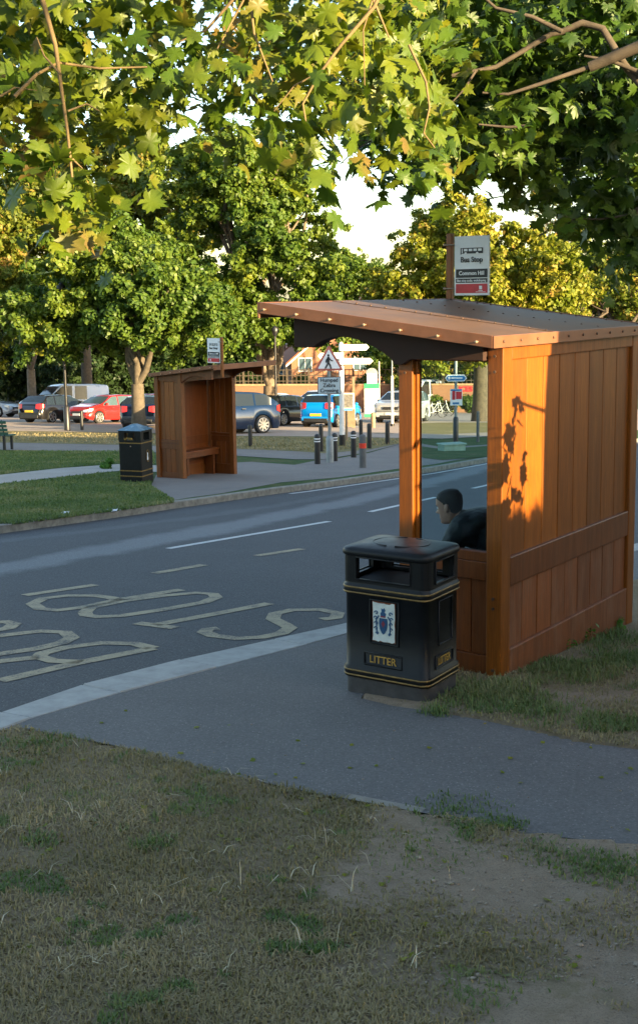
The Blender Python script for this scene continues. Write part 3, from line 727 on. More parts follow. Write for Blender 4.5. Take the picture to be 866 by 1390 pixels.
# ---------------------------------------------------------------- litter bins
def rrect(w, d, r, z, n=5, flare=0.):
    pts = []
    for (sx, sy, a0) in ((1, 1, 0), (-1, 1, 90), (-1, -1, 180), (1, -1, 270)):
        for k in range(n + 1):
            a = radians(a0 + 90 * k / n); pts.append(Vector((sx * (w / 2 - r) + r * cos(a), sy * (d / 2 - r) + r * sin(a), z)))
    return pts
def near_bin():
    c0 = G(465, 941); c1 = G(579, 956); c2 = G(622, 936)
    ang = radians(-33)
    W, Dp = .545, .42
    mid = c1 - Vector((cos(ang), sin(ang), 0)) * W / 2 + Vector((-sin(ang), cos(ang), 0)) * Dp / 2
    mid.z = gz(mid.x, mid.y) - .012
    t = thing('litter_bin', mid, ang, 'square black litter bin with white crest plaque and gold LITTER letters, beside the near shelter', 'litter bin', 'black litter bins with gold bands')
    R = .055
    MB().loft([rrect(W - .012, Dp - .012, R, z) for z in (-.09, .115)] , True).build('plinth', 'plinth', t)
    prof = [(.115, 0), (.118, .006), (.175, .006), (.185, -.004), (.60, -.004), (.61, .006), (.658, .006), (.662, .0), (.675, 0)]
    MB().loft([rrect(W + 2 * e, Dp + 2 * e, R, z) for z, e in prof], True, True, False).build('body', 'binplastic', t)
    # ridges with gold paint
    for z in (.130, .158, .615, .645):
        ring = [rrect(W + .014, Dp + .014, R + .004, z - .005), rrect(W + .022, Dp + .022, R + .008, z - .002), rrect(W + .022, Dp + .022, R + .008, z + .002), rrect(W + .014, Dp + .014, R + .004, z + .005)]
        MB().loft(ring, True, False, False).build('gold_band', 'gold', t)
    # hood with four openings
    hood = MB(); zs = (.675, .692, .822, .835)
    def per(w, d, r):
        base = rrect(w, d, r, 0); out = []
        n = len(base)
        for i in range(n):
            out.append(base[i]); nx = base[(i + 1) % n]
            if (nx - base[i]).length > .1:
                L_ = (nx - base[i]).length; m = .045
                out.append(base[i].lerp(nx, m / L_)); out.append(base[i].lerp(nx, 1 - m / L_))
        return out
    po, pi_ = per(W, Dp, R), per(W - .05, Dp - .05, R - .02)
    n = len(po); op = [(po[(i + 1) % n] - po[i]).length > .2 for i in range(n)]
    for b in range(3):
        for i in range(n):
            j = (i + 1) % n
            if b == 1 and op[i]: continue
            a, c, a2, c2 = po[i], po[j], pi_[i], pi_[j]
            za, zb = Vector((0, 0, zs[b])), Vector((0, 0, zs[b + 1]))
            hood.add([a + za, c + za, c + zb, a + zb], [(0, 1, 2, 3)], False); hood.add([a2 + za, c2 + za, c2 + zb, a2 + zb], [(3, 2, 1, 0)], False)
            if b == 1:
                if op[i - 1]: hood.add([a + za, a + zb, a2 + zb, a2 + za], [(0, 1, 2, 3)])
                if op[(i + 1) % n]: hood.add([c + za, c2 + za, c2 + zb, c + zb], [(0, 1, 2, 3)])
            if b == 0 and op[i]: hood.add([a + zb, c + zb, c2 + zb, a2 + zb], [(0, 1, 2, 3)])
            if b == 2 and op[i]: hood.add([a + za, a2 + za, c2 + za, c + za], [(0, 1, 2, 3)])
    hood.build('hood', 'binplastic', t)
    for i in range(n):                                       # raised rims round each opening
        if op[i]:
            a, c = po[i], po[(i + 1) % n]; d = (c - a).normalized(); o_ = Vector((d.y, -d.x, 0)) * .004
            q = [a + o_ + Vector((0, 0, .694)), c + o_ + Vector((0, 0, .694)), c + o_ + Vector((0, 0, .820)), a + o_ + Vector((0, 0, .820))]
            MB().tube(q + [q[0]], .005, 6).build('opening_rim', 'binplastic', t)
    MB().loft([rrect(W - .06, Dp - .06, R - .02, z) for z in (.60, .668)], True, True, True).build('liner', 'bininner', t)
    lid = [(.828, -.004), (.828, .008), (.834, .012), (.852, .012), (.866, .002), (.873, -.018)]
    rings = [rrect(W + 2 * e, Dp + 2 * e, R + (e if e > 0 else 0), z) for z, e in lid]
    for s_, z in ((.8, .879), (.5, .886), (.2, .888)): rings.append([Vector((p.x * s_, p.y * s_, z)) for p in rrect(W - .024, Dp - .024, R, 0)])
    MB().loft(rings).build('lid', 'binplastic', t)
    for sx in (-1, 1):
        rg = MB(); rg.tube([(sx * .17 * cos(a) , -.13 * sin(a) * sx, .884 - .004 * abs(cos(a))) for a in [radians(q) for q in range(-80, 81, 20)]], .006, 6); rg.build('lid_rib', 'binplastic', t)
    # sunken rubbish
    rb = MB(); rnd = random.Random(4)
    for k in range(7): rb.ball((rnd.uniform(-.15, .15), rnd.uniform(-.12, .12), .70), (rnd.uniform(.03, .06), rnd.uniform(.03, .05), .02), 7, 4)
    # front face (local -y): crest plaque and lettering
    yf = -Dp / 2 + .004
    def panel(x0, x1, z0, z1, face):
        m = MB(); w_ = .006
        if face == 'f':
            q = [Vector((x0, yf - .002, z0)), Vector((x1, yf - .002, z0)), Vector((x1, yf - .002, z1)), Vector((x0, yf - .002, z1))]
        else:
            xr = W / 2 - .004
            q = [Vector((xr + .002, x0, z0)), Vector((xr + .002, x1, z0)), Vector((xr + .002, x1, z1)), Vector((xr + .002, x0, z1))]
        m.tube(q + [q[0]], w_, 6); m.build('panel_frame', 'binplastic', t)
    panel(-.085, .095, .335, .585, 'f'); panel(-.125, .115, .205, .275, 'f')
    panel(-.06, .10, .335, .585, 'r'); panel(-.10, .11, .205, .275, 'r')
    rnd = random.Random(3); ol = []
    x0, x1, z0, z1 = -.068, .072, .352, .572
    for (ax, az, bx, bz) in ((x0, z0, x1, z0), (x1, z0, x1, z1), (x1, z1, x0, z1), (x0, z1, x0, z0)):
        for k in range(8):
            f_ = k / 8; ol.append((ax + (bx - ax) * f_ + rnd.uniform(-.004, .004), az + (bz - az) * f_ + rnd.uniform(-.005, .005)))
    pr = MB(); pr.prism([(x0 - .004, z0 - .004), (x1 + .004, z0 - .004), (x1 + .004, z1 + .006), (x0 - .004, z1 + .006)], yf - .003, yf + .004, 'y'); pl = pr.build('rusted_backplate', 'rust', t)
    pq = MB(); pq.prism(ol, yf - .006, yf - .0035, 'y'); crest = pq.build('crest_plaque', 'enamel', t)
    yy = yf - .0095
    sh = MB(); cx_, cz_ = .002, .455
    sh.prism([(cx_ + a * .9, cz_ + b * .9) for a, b in ((-.028, .035), (.028, .035), (.03, .0), (.024, -.035), (.012, -.058), (0, -.068), (-.012, -.058), (-.024, -.035), (-.03, 0))], yy, yy + .003, 'y')
    for sx in (-1, 1):                                      # mantling scrolls
        for (a, b, s_) in ((.046, .06, .012), (.05, .03, .011), (.046, 0, .012), (.048, -.03, .011), (.04, -.058, .009)):
            pts = [(cx_ + sx * (a + s_ * cos(q) * (1 - q / 9)), yy + .0015, cz_ + b + s_ * sin(q) * (1 - q / 9)) for q in [x * .7 for x in range(8)]]
            sh.tube(pts, .0036, 5)
        sh.tube([(cx_ + sx * .03, yy + .0015, cz_ + .045), (cx_ + sx * .045, yy + .0015, cz_ + .02), (cx_ + sx * .042, yy + .0015, cz_ - .06)], .004, 5)
    sh.prism([(cx_ + a, cz_ + b) for a, b in ((-.016, .045), (.014, .045), (.018, .06), (.006, .066), (.014, .078), (.006, .092), (-.004, .082), (-.012, .09), (-.01, .07), (-.018, .06))], yy, yy + .003, 'y')
    sh.build('crest_emblem', 'crestblue', crest)
    rd = MB(); rd.prism([(cx_ + a, cz_ + b) for a, b in ((0, .02), (.012, 0), (0, -.02), (-.012, 0))], yy - .002, yy + .001, 'y')
    rd.box((cx_ - .016, yy - .002, cz_ + .038), (cx_ + .014, yy + .001, cz_ + .046)); rd.build('crest_charge', 'crestred', crest)
    def litter(o, xd, size, ws):
        m = MB(); add_text(m, 'LITTER', size, frame(o, xd, (0, 0, 1)), .0, ws)
        wd = size * .62 * ws
        m.build('lettering', 'goldtxt', t)
    litter((-.005, yf - .004, .238), (1, 0, 0), .062, .92); litter((W / 2 + .0, .005, .238), (0, 1, 0), .062, .80)
near_bin()
def far_bin():
    p = G(186, 654)
    t = thing('litter_bin', p, radians(-20), 'black litter bin with pale peaked lid beside the far shelter', 'litter bin', 'black litter bins with gold bands')
    W = .46
    MB().loft([rrect(W, W, .02, z, 2) for z in (0, .80)], False).build('body', 'binplastic', t)
    po = rrect(W + .01, W + .01, .02, 0, 2)
    hd = MB()
    for s_ in ((-1, -1), (1, -1), (1, 1), (-1, 1)):
        hd.box((s_[0] * W / 2 - (.12 if s_[0] > 0 else 0), s_[1] * W / 2 - (.12 if s_[1] > 0 else 0), .80), (s_[0] * W / 2 + (.12 if s_[0] < 0 else 0), s_[1] * W / 2 + (.12 if s_[1] < 0 else 0), .95))
    hd.box((-W / 2, -W / 2, .95), (W / 2, W / 2, .99)); hd.build('hood', 'binplastic', t)
    ld = MB(); e = W / 2 + .03
    ld.add([(-e, -e, .99), (e, -e, .99), (e, e, .99), (-e, e, .99), (-.03, -.03, 1.10), (.03, -.03, 1.10), (.03, .03, 1.10), (-.03, .03, 1.10)], [(0, 1, 5, 4), (1, 2, 6, 5), (2, 3, 7, 6), (3, 0, 4, 7), (4, 5, 6, 7), (3, 2, 1, 0)])
    ld.build('lid', plain('pale_blue_grey_lid', (.10, .2, .27), .25), t, .008)
    for z in (.76, .24, .14):
        MB().loft([rrect(W + .012, W + .012, .022, z - .01, 2), rrect(W + .012, W + .012, .022, z + .01, 2)], False).build('gold_band', 'gold', t)
    lg = MB(); ring = [(W / 2 + .006, .02 + .055 * cos(a), .5 + .11 * sin(a)) for a in [2 * pi * k / 20 for k in range(21)]]
    lg.tube(ring, .007, 6); lg.build('badge_ring', 'gold', t)
    lb = MB(); lb.ball((W / 2 + .004, .02, .45), (.004, .03, .035), 8, 5); lb.tube([(W / 2 + .004, .02, .47), (W / 2 + .004, .02, .56)], .012, 6); lb.build('badge', 'signwhite', t)
    tx = MB(); add_text(tx, 'LITTER', .06, frame((-.02, -W / 2 - .004, .835), (1, 0, 0), (0, 0, 1)), .0008); tx.build('lettering', 'goldtxt', t)
    MB().ball((.02, -W / 2 - .004, .70), (.014, .008, .014), 7, 5).build('lock', 'bolt', t)
far_bin()

# ---------------------------------------------------------------- seated man
def skin_mesh(joints, edges, root, sub=2):
    me = bpy.data.meshes.new('s'); me.from_pydata([j[0] for j in joints], edges, []); o = bpy.data.objects.new('s', me); COL.objects.link(o)
    sk = o.modifiers.new('Skin', 'SKIN'); sk.use_smooth_shade = True
    for i, j in enumerate(joints):
        r = j[1]; d = me.skin_vertices[0].data[i]; d.radius = r if hasattr(r, '__len__') else (r, r); d.use_root = (i == root)
    s = o.modifiers.new('Sub', 'SUBSURF'); s.levels = sub; s.render_levels = sub
    dg = bpy.context.evaluated_depsgraph_get(); m2 = bpy.data.meshes.new_from_object(o.evaluated_get(dg))
    vs = [v.co.copy() for v in m2.vertices]; fs = [tuple(p.vertices) for p in m2.polygons]
    bpy.data.objects.remove(o); bpy.data.meshes.remove(m2); return vs, fs
def smoothstep(a, b, x): t = min(1, max(0, (x - a) / (b - a))); return t * t * (3 - 2 * t)
def head_rings(scale=1.):
    """face looks along +x; returns rings from chin to crown"""
    # z, front x, back x, half width
    R = [(-.112, .055, .0, .018), (-.104, .075, -.005, .034), (-.09, .086, -.03, .048), (-.07, .086, -.055, .058), (-.05, .084, -.068, .064), (-.03, .083, -.078, .068), (-.01, .083, -.086, .071),
         (.01, .082, -.093, .074), (.03, .082, -.098, .076), (.05, .086, -.101, .0765), (.07, .082, -.101, .076), (.09, .070, -.094, .071), (.105, .052, -.080, .061), (.118, .026, -.055, .042), (.124, .0, -.03, .02)]
    out = []; n = 72; RR = []
    for q in range(4 * (len(R) - 1) + 1):
        i = min(q // 4, len(R) - 2); f = q / 4 - i; p0, p1, p2, p3 = R[max(i - 1, 0)], R[i], R[i + 1], R[min(i + 2, len(R) - 1)]
        RR.append(tuple(.5 * (2 * b_ + (c_ - a_) * f + (2 * a_ - 5 * b_ + 4 * c_ - d_) * f * f + (3 * b_ - a_ - 3 * c_ + d_) * f ** 3) for a_, b_, c_, d_ in zip(p0, p1, p2, p3)))
    for z, xf, xb, w in RR:
        ring = []
        for k in range(n):
            a = 2 * pi * k / n; ca, sa = cos(a), sin(a)
            x = (xf if ca > 0 else -xb) * abs(ca) ** .85 * (1 if ca > 0 else -1); y = w * abs(sa) ** .85 * (1 if sa > 0 else -1)
            fa = max(0., ca)
            x += .034 * math.exp(-((z + .020) / .013) ** 2) * math.exp(-(y / .013) ** 2) * (ca > 0)        # nose tip
            x += .019 * math.exp(-((z - .002) / .02) ** 2) * math.exp(-(y / .010) ** 2) * (ca > 0)       # bridge
            x += .010 * math.exp(-((z + .052) / .007) ** 2) * math.exp(-(y / .022) ** 2) * (ca > 0); x -= .008 * math.exp(-((z + .040) / .006) ** 2) * math.exp(-(y / .03) ** 2) * (ca > 0)       # lips
            x += .008 * math.exp(-((z + .065) / .006) ** 2) * math.exp(-(y / .022) ** 2) * (ca > 0); x -= .007 * math.exp(-((z + .077) / .007) ** 2) * math.exp(-(y / .03) ** 2) * (ca > 0); x += .008 * math.exp(-((z + .095) / .01) ** 2) * math.exp(-(y / .03) ** 2) * (ca > 0)
            x += .009 * math.exp(-((z - .036) / .010) ** 2) * fa                                         # brow
            x -= .012 * math.exp(-((z - .012) / .013) ** 2) * math.exp(-((abs(y) - .033) / .014) ** 2) * (ca > 0)   # eye sockets
            ring.append(Vector((x, y, z)) * scale)
        out.append(ring)
    return out
def man():
    px, py = .52, .0
    t = thing('person', nl(.50, 0, -.03), radians(144), 'man in black jacket sitting hunched forward behind the glass of the near shelter', 'person')
    # local x towards the road, y along the road (away from viewer is -y), z up
    def V3(*a): return Vector(a)
    J = {}
    sh = .155
    HC = V3(.635, 0, .945)                      # head centre
    nk = V3(.545, 0, .885)
    torso = [(V3(.17, 0, .57), (.11, .13)), (V3(.22, 0, .70), (.095, .12)), (V3(.34, 0, .815), (.10, .135)), (V3(.455, 0, .85), (.08, .10)), (V3(.53, 0, .872), (.055, .058)), (V3(.58, 0, .905), (.055, .055))]
    joints = list(torso); edges = [(i, i + 1) for i in range(5)]
    for s in (-1, 1):
        b = len(joints)
        joints += [(V3(.465, s * .155, .825), .055), (V3(.53, s * .21, .70), .045), (V3(.565, s * .205, .59), .04), (V3(.65, s * .12, .56), .034), (V3(.72, s * .05, .545), .026)]
        edges += [(3, b), (b, b + 1), (b + 1, b + 2), (b + 2, b + 3), (b + 3, b + 4)]
        b = len(joints)
        joints += [(V3(.22, s * .09, .55), .09), (V3(.42, s * .13, .535), .072), (V3(.60, s * .14, .505), .058), (V3(.60, s * .13, .30), .05), (V3(.57, s * .12, .09), .036), (V3(.60, s * .12, .045), .038), (V3(.72, s * .14, .03), .03)]
        edges += [(0, b)] + [(b + i, b + i + 1) for i in range(6)]
    vs, fs = skin_mesh(joints, edges, 0)
    bm = MB(); bm.add(vs, fs, True)
    hm = Matrix.Translation(HC) @ Matrix.Rotation(radians(14), 4, 'Y') @ Matrix.Scale(.93, 4)
    rings = [[hm @ p for p in r] for r in head_rings()]
    bm.loft(rings)
    for s in (-1, 1):                                        # ears
        bm.ball(hm @ V3(-.018, s * .077, .0), (.016, .010, .029), 10, 8)
        # fingers: interlaced, each a tapered bent chain, plus a thumb
        for k in range(4):
            ln = (.036, .042, .04, .032)[k]
            base = V3(.735 + .0, s * .035, .525 + k * .017); mid = base + V3(.022, -s * ln * .6, 0); tip = mid + V3(-.004, -s * ln * .8, -.002)
            bm.tube([base, mid, tip, tip + V3(-.006, -s * .006, 0)], [.0095, .009, .0078, .004], 8)
        bm.tube([V3(.715, s * .03, .585), V3(.735, s * .012, .603), V3(.752, -s * .004, .607)], [.011, .010, .006], 8)
    o = bm.build('body', 'skin', t)
    rm = o.modifiers.new('Remesh', 'REMESH'); rm.mode = 'VOXEL'; rm.voxel_size = .0045; rm.use_smooth_shade = True
    # hair: cap over the skull, fuller at the back
    hr = MB(); R2 = []
    for r, (z) in zip(rings, [q[0].z for q in head_rings()]): R2.append(r)
    src = head_rings(); hrr = []
    for r in src:
        z = r[0].z
        if z < -.06: continue
        ring = []
        for p in r:
            lim = float(np.interp(p.x, [-.09, -.05, -.036, -.03, .0, .012, .03, .05, .07, .09], [-.055, -.045, -.03, .03, .028, .045, .062, .074, .088, .092]))
            cover = smoothstep(lim - .008, lim + .006, z)
            e = -.006 + .0095 * cover
            c = Vector((-.005, 0, p.z)); d = (p - c); d.z = 0
            if d.length > 1e-6: d.normalize()
            ring.append(hm @ (p + d * e + Vector((0, 0, .006 * cover if z > .1 else 0))))
        hrr.append(ring)
    hr.loft(hrr); hr.build('hair', 'hair', t)
    ey = MB()
    for s in (-1, 1): ey.ball(hm @ V3(.0735, s * .031, .012), .0105, 8, 6)
    ey.build('eyes', 'eyewhite', t)
    eb = MB()
    for s in (-1, 1): eb.tube([hm @ V3(.088, s * .016, .031), hm @ V3(.085, s * .032, .036), hm @ V3(.073, s * .048, .031)], .0035, 6)
    eb.build('eyebrows', 'hair', t)
    # jacket with sleeves and collar
    jj = [(V3(.17, 0, .56), (.15, .175)), (V3(.215, 0, .70), (.135, .17)), (V3(.34, 0, .82), (.14, .18)), (V3(.46, 0, .855), (.115, .145)), (V3(.535, 0, .865), (.085, .095)), (V3(.57, 0, .878), (.068, .075))]
    ee = [(i, i + 1) for i in range(5)]
    for s in (-1, 1):
        b = len(jj); jj += [(V3(.465, s * .16, .825), .09), (V3(.53, s * .21, .70), .07), (V3(.565, s * .205, .59), .06), (V3(.655, s * .125, .565), .047), (V3(.69, s * .09, .555), .043)]
        ee += [(3, b), (b, b + 1), (b + 1, b + 2), (b + 2, b + 3), (b + 3, b + 4)]
    vs, fs = skin_mesh(jj, ee, 0); jm = MB(); jm.add(vs, fs, True)
    jo = jm.build('jacket', 'jacket', t); rm = jo.modifiers.new('Remesh', 'REMESH'); rm.mode = 'VOXEL'; rm.voxel_size = .01; rm.use_smooth_shade = True
    dt = bpy.data.textures.new('folds', 'CLOUDS'); dt.noise_scale = .07; dm = jo.modifiers.new('Folds', 'DISPLACE'); dm.texture = dt; dm.strength = .022
    tj = [(V3(.17, 0, .55), (.125, .16))]; te = []
    for s in (-1, 1):
        b = len(tj); tj += [(V3(.22, s * .09, .56), .1), (V3(.42, s * .13, .54), .085), (V3(.60, s * .14, .51), .072), (V3(.60, s * .13, .30), .064), (V3(.575, s * .12, .09), .058)]
        te += [(0, b)] + [(b + i, b + i + 1) for i in range(4)]
    vs, fs = skin_mesh(tj, te, 0); tm = MB(); tm.add(vs, fs, True); tm.build('trousers', 'trousers', t)
    for s in (-1, 1):
        so = MB(); so.loft([[Vector((.53 + .13 * a_ * 1.0 + (.045 + .012 * (a_ > .3)) * 0, s * .125, 0)) + Vector((0, w_ * cos(q), max(-.045 + .045, .045 + .045 * h_ * sin(q)))) for q in [2 * pi * k / 14 for k in range(14)]] for a_, w_, h_ in ((-.1, .03, .7), (.1, .04, 1.1), (.5, .043, 1.3), (1.0, .047, .9), (1.5, .045, .7), (1.75, .02, .4))])
        so.build('shoe', 'shoe', t)
man()

# ---------------------------------------------------------------- cars
def interp(x, pts): return float(np.interp(x, [p[0] for p in pts], [p[1] for p in pts]))
def car(px, py, yaw, paint, label, style, seed=0, plate=None, dark=True, grp='cars parked in the car park', name='parked_car', cat='car', scale=1.):
    """front points along local +x"""
    loc = G(px, py)
    t = thing(name, loc, radians(yaw), label, cat, grp, True); t.scale = (scale,) * 3
    S = dict(
        hatch=dict(L=4.1, W=1.76, H=1.46, top=[(-2.05, .55), (-2.0, .95), (-1.86, 1.05), (-1.45, 1.38), (-1.2, 1.43), (-.3, 1.46), (.35, 1.42), (1.15, .98), (1.75, .86), (1.98, .72), (2.05, .5)], belt=[(-2.05, .55), (-1.9, .95), (1.1, .90), (1.6, .82), (2.05, .5)], gl=(-1.55, 1.02), pil=(-.95, -.02), ws=(.42, 1.1), rw=(-1.83, -1.45), wb=(-1.22, 1.28), wr=.32),
        small=dict(L=3.55, W=1.65, H=1.49, top=[(-1.77, .5), (-1.75, 1.0), (-1.66, 1.15), (-1.5, 1.42), (-1.2, 1.47), (-.2, 1.49), (.35, 1.44), (1.05, 1.02), (1.5, .88), (1.7, .7), (1.77, .48)], belt=[(-1.77, .5), (-1.7, .98), (1.0, .95), (1.4, .84), (1.77, .48)], gl=(-1.45, .95), pil=(-.55, .2), ws=(.42, 1.0), rw=(-1.67, -1.5), wb=(-1.15, 1.22), wr=.3),
        suv=dict(L=4.5, W=1.86, H=1.64, top=[(-2.25, .6), (-2.2, 1.1), (-2.05, 1.2), (-1.6, 1.54), (-1.3, 1.6), (-.2, 1.64), (.45, 1.58), (1.2, 1.12), (1.9, 1.02), (2.18, .86), (2.25, .55)], belt=[(-2.25, .6), (-2.1, 1.12), (1.15, 1.04), (1.8, .97), (2.25, .55)], gl=(-1.75, 1.05), pil=(-1.0, .0), ws=(.52, 1.15), rw=(-2.0, -1.6), wb=(-1.36, 1.38), wr=.36),
        estate=dict(L=4.5, W=1.8, H=1.45, top=[(-2.25, .5), (-2.2, .95), (-2.1, 1.08), (-1.8, 1.36), (-1.4, 1.42), (-.2, 1.45), (.35, 1.4), (1.2, .97), (1.95, .84), (2.2, .68), (2.25, .48)], belt=[(-2.25, .5), (-2.15, .95), (1.1, .89), (1.8, .80), (2.25, .48)], gl=(-1.95, 1.05), pil=(-1.0, -.05), ws=(.42, 1.15), rw=(-2.08, -1.8), wb=(-1.33, 1.42), wr=.33),
        van=dict(L=4.9, W=1.95, H=2.05, top=[(-2.45, .6), (-2.44, 1.9), (-2.3, 2.0), (-1.5, 2.05), (.6, 2.05), (.85, 1.98), (1.65, 1.22), (2.2, 1.02), (2.4, .8), (2.45, .5)], belt=[(-2.45, .6), (-2.42, 1.15), (1.5, 1.1), (2.1, .95), (2.45, .5)], gl=(-.85, 1.35), pil=(.0, .1), ws=(.92, 1.62), rw=(-9, -8), wb=(-1.5, 1.6), wr=.34),
    )[style]
    Lh = S['L'] / 2; W = S['W'] / 2; zc = .2; wr = S['wr']; n = 74
    xs = sorted(set([-Lh + S['L'] * i / n for i in range(n + 1)] + [S['gl'][0], S['gl'][1], S['pil'][0] - .04, S['pil'][0] + .04, S['pil'][1] - .035, S['pil'][1] + .035]))
    parts = {k: MB() for k in ('body', 'side_window', 'side_window_', 'windscreen', 'rear_window')}
    rows = []
    for x in xs:
        zt = interp(x, S['top']); zb = min(interp(x, S['belt']), zt - .015)
        e = min(1, (Lh - abs(x)) / .38); taper = W * (.83 + .17 * sqrt(max(0., 1 - (1 - e) ** 2)))
        bot = zc + (.12 * (1 - e) ** 2)
        for wc in S['wb']:
            q = (wr + .05) ** 2 - (x - wc) ** 2
            if q > 0: bot = max(bot, wr + sqrt(q) * 1.0 - .02)
        cab = smoothstep(.06, .45, zt - zb)
        w_roof = taper * (1 - .20 * cab * min(1, (zt - zb) / .5)) if style != 'van' else taper * (1 - .1 * cab)
        bot = min(bot, zb - .06)
        row = [(taper * .93, bot), (taper * .99, min(bot + .09, zb - .03)), (taper, bot * .5 + zb * .5), (taper * .965, zb - .015), (taper * .94, zb),
               (w_roof, zb + (zt - zb) * .86), (w_roof * .9, zb + (zt - zb) * .97), (w_roof * .55, zt), (0, zt + .012 * cab)]
        rows.append([Vector((x, y, z)) for y, z in row])
    for i in range(len(xs) - 1):
        xm = (xs[i] + xs[i + 1]) / 2; a, b = rows[i], rows[i + 1]
        for k in range(8):
            key = 'body'
            if k == 4 and S['gl'][0] < xm < S['gl'][1] and all(abs(xm - p) > .036 for p in S['pil']) and (a[7].z - a[4].z) > .14: key = 'side_window'
            if style == 'van' and key == 'side_window' and not (xm > S['pil'][1] or xm < S['pil'][0]): key = 'body'
            if k in (6, 7) and S['ws'][0] < xm < S['ws'][1]: key = 'windscreen'
            if k in (6, 7) and S['rw'][0] < xm < S['rw'][1]: key = 'rear_window'
            for s in (1, -1):
                q = [Vector((p.x, p.y * s, p.z)) for p in (a[k], b[k], b[k + 1], a[k + 1])]
                if s < 0: q.reverse()
                parts[key + '_' if key == 'side_window' and s < 0 else key].add(q, [(0, 1, 2, 3)], True)
    for r, fl in ((rows[0], 1), (rows[-1], -1)):            # close the ends
        q = r + [Vector((p.x, -p.y, p.z)) for p in reversed(r[:-1])]
        parts['body'].add(q if fl < 0 else list(reversed(q)), [tuple(range(len(q)))])
    gm = 'carglass' if dark else 'carglass2'
    for k, mb in parts.items():
        if not mb.f: continue
        o = mb.build(k.rstrip('_'), paint if k == 'body' else gm, t)
        b = bmesh.new(); b.from_mesh(o.data); bmesh.ops.remove_doubles(b, verts=b.verts, dist=.0008); b.to_mesh(o.data); b.free()
    MB().box((-Lh + .12, -W + .1, .2), (Lh - .12, W - .1, .5)).build('underbody', 'blackrub', t)
    for wx in S['wb']:
        for s in (-1, 1):
            wy = s * (W - .12)
            ty = MB(); prof = [(-.10, wr * .8), (-.10, wr * .95), (-.07, wr), (.07, wr), (.10, wr * .95), (.10, wr * .8)]
            ty.loft([[Vector((wx + r_ * cos(2 * pi * k / 24), wy + y_, wr + r_ * sin(2 * pi * k / 24))) for k in range(24)] for y_, r_ in prof], True, True, True)
            w_ = ty.build('wheel', 'tyre', t)
            rm = MB(); yo = wy + s * .095
            rm.tube([(wx, yo, wr), (wx, yo + s * .012, wr)], wr * .18, 10)
            for k in range(5 + seed % 3 * 2):
                a = 2 * pi * k / (5 + seed % 3 * 2); d = Vector((cos(a), 0, sin(a))); tt = Vector((-sin(a), 0, cos(a))) * .03
                p0 = Vector((wx, yo + s * .008, wr)) + d * wr * .12; p1 = Vector((wx, yo + s * .012, wr)) + d * wr * .70
                rm.add([p0 - tt, p0 + tt, p1 + tt * 1.3, p1 - tt * 1.3], [(0, 1, 2, 3)])
            ring = [(wx + wr * .70 * cos(2 * pi * k / 20), yo + s * .006, wr + wr * .70 * sin(2 * pi * k / 20)) for k in range(21)]
            rm.tube(ring, .02, 6); rm.build('rim', 'rim', w_)
    zb = interp(Lh - .1, S['belt'])
    def surf_y(x): 
        e = min(1, (Lh - abs(x)) / .38); return W * (.83 + .17 * sqrt(max(0., 1 - (1 - e) ** 2)))
    hb = .66 if style != 'suv' else .84
    if style == 'van': hb = .85
    for s in (-1, 1):
        h = MB(); y1 = surf_y(Lh - .03)
        h.loft([[Vector((Lh - .33, s * (surf_y(Lh - .33) + .004), hb + .02)), Vector((Lh - .33, s * (surf_y(Lh - .33) + .004), hb + .13))], [Vector((Lh - .12, s * (surf_y(Lh - .12) + .008), hb - .05)), Vector((Lh - .12, s * (surf_y(Lh - .12) + .006), hb + .10))],
                [Vector((Lh + .004, s * y1 * .92, hb - .07)), Vector((Lh - .03, s * y1 * .92, hb + .07))], [Vector((Lh + .02, s * y1 * .62, hb - .06)), Vector((Lh - .0, s * y1 * .62, hb + .04))]], True, False, False, False)
        h.build('headlight', 'head', t)
        tl = MB(); z0, z1 = (.72, 1.0) if style in ('hatch', 'estate') else ((.82, 1.12) if style in ('suv', 'small') else (.8, 1.3))
        tl.loft([[Vector((-Lh + .26, s * (surf_y(Lh - .26) + .005), z0 + .08)), Vector((-Lh + .26, s * (surf_y(Lh - .26) + .002), z1 - .04))], [Vector((-Lh + .08, s * (surf_y(Lh - .08) + .01), z0 + .02)), Vector((-Lh + .10, s * (surf_y(Lh - .10) + .006), z1))],
                 [Vector((-Lh - .008, s * surf_y(Lh) * .93, z0)), Vector((-Lh + .03, s * surf_y(Lh) * .93, z1))], [Vector((-Lh - .012, s * surf_y(Lh) * .66, z0 + .04)), Vector((-Lh + .02, s * surf_y(Lh) * .66, z1 - .02))]], True, False, False, False)
        tl.build('taillight', 'tail', t)
        mx = S['ws'][1] - .22; mz = interp(mx, S['belt']) + .08
        mr = MB(); mr.ball((mx, s * (W + .07), mz), (.07, .1, .07), 8, 6); mr.tube([(mx, s * (W - .06), mz - .04), (mx, s * (W + .03), mz - .02)], .022, 6); mr.build('mirror', paint, t)
        for hx in (-.45, .42):
            d = MB(); d.box((hx - .09, s * W * 1.0 - (.0 if s > 0 else .02), interp(hx, S['belt']) - .12), (hx + .09, s * W * 1.0 + (.02 if s > 0 else .0), interp(hx, S['belt']) - .09)); d.build('door_handle', 'trim', t)
    gr = MB(); gr.box((Lh - .05, -W * .42, hb - .16), (Lh + .012, W * .42, hb - .02)); gr.build('grille', 'trim', t, .01); gr = MB(); gr.box((Lh - .05, -W * .6, .26), (Lh + .015, W * .6, .4)); gr.build('air_intake', 'trim', t, .01)
    bp = MB(); bp.box((-Lh - .018, -W * .7, .26), (-Lh + .1, W * .7, .42)); bp.build('rear_bumper', 'trim', t, .02)
    MB().box((-Lh - .03, -.26, .52 if style != 'hatch' else .56), (-Lh + .02, .26, .63 if style != 'hatch' else .67)).build('rear_plate', 'plateyellow', t)
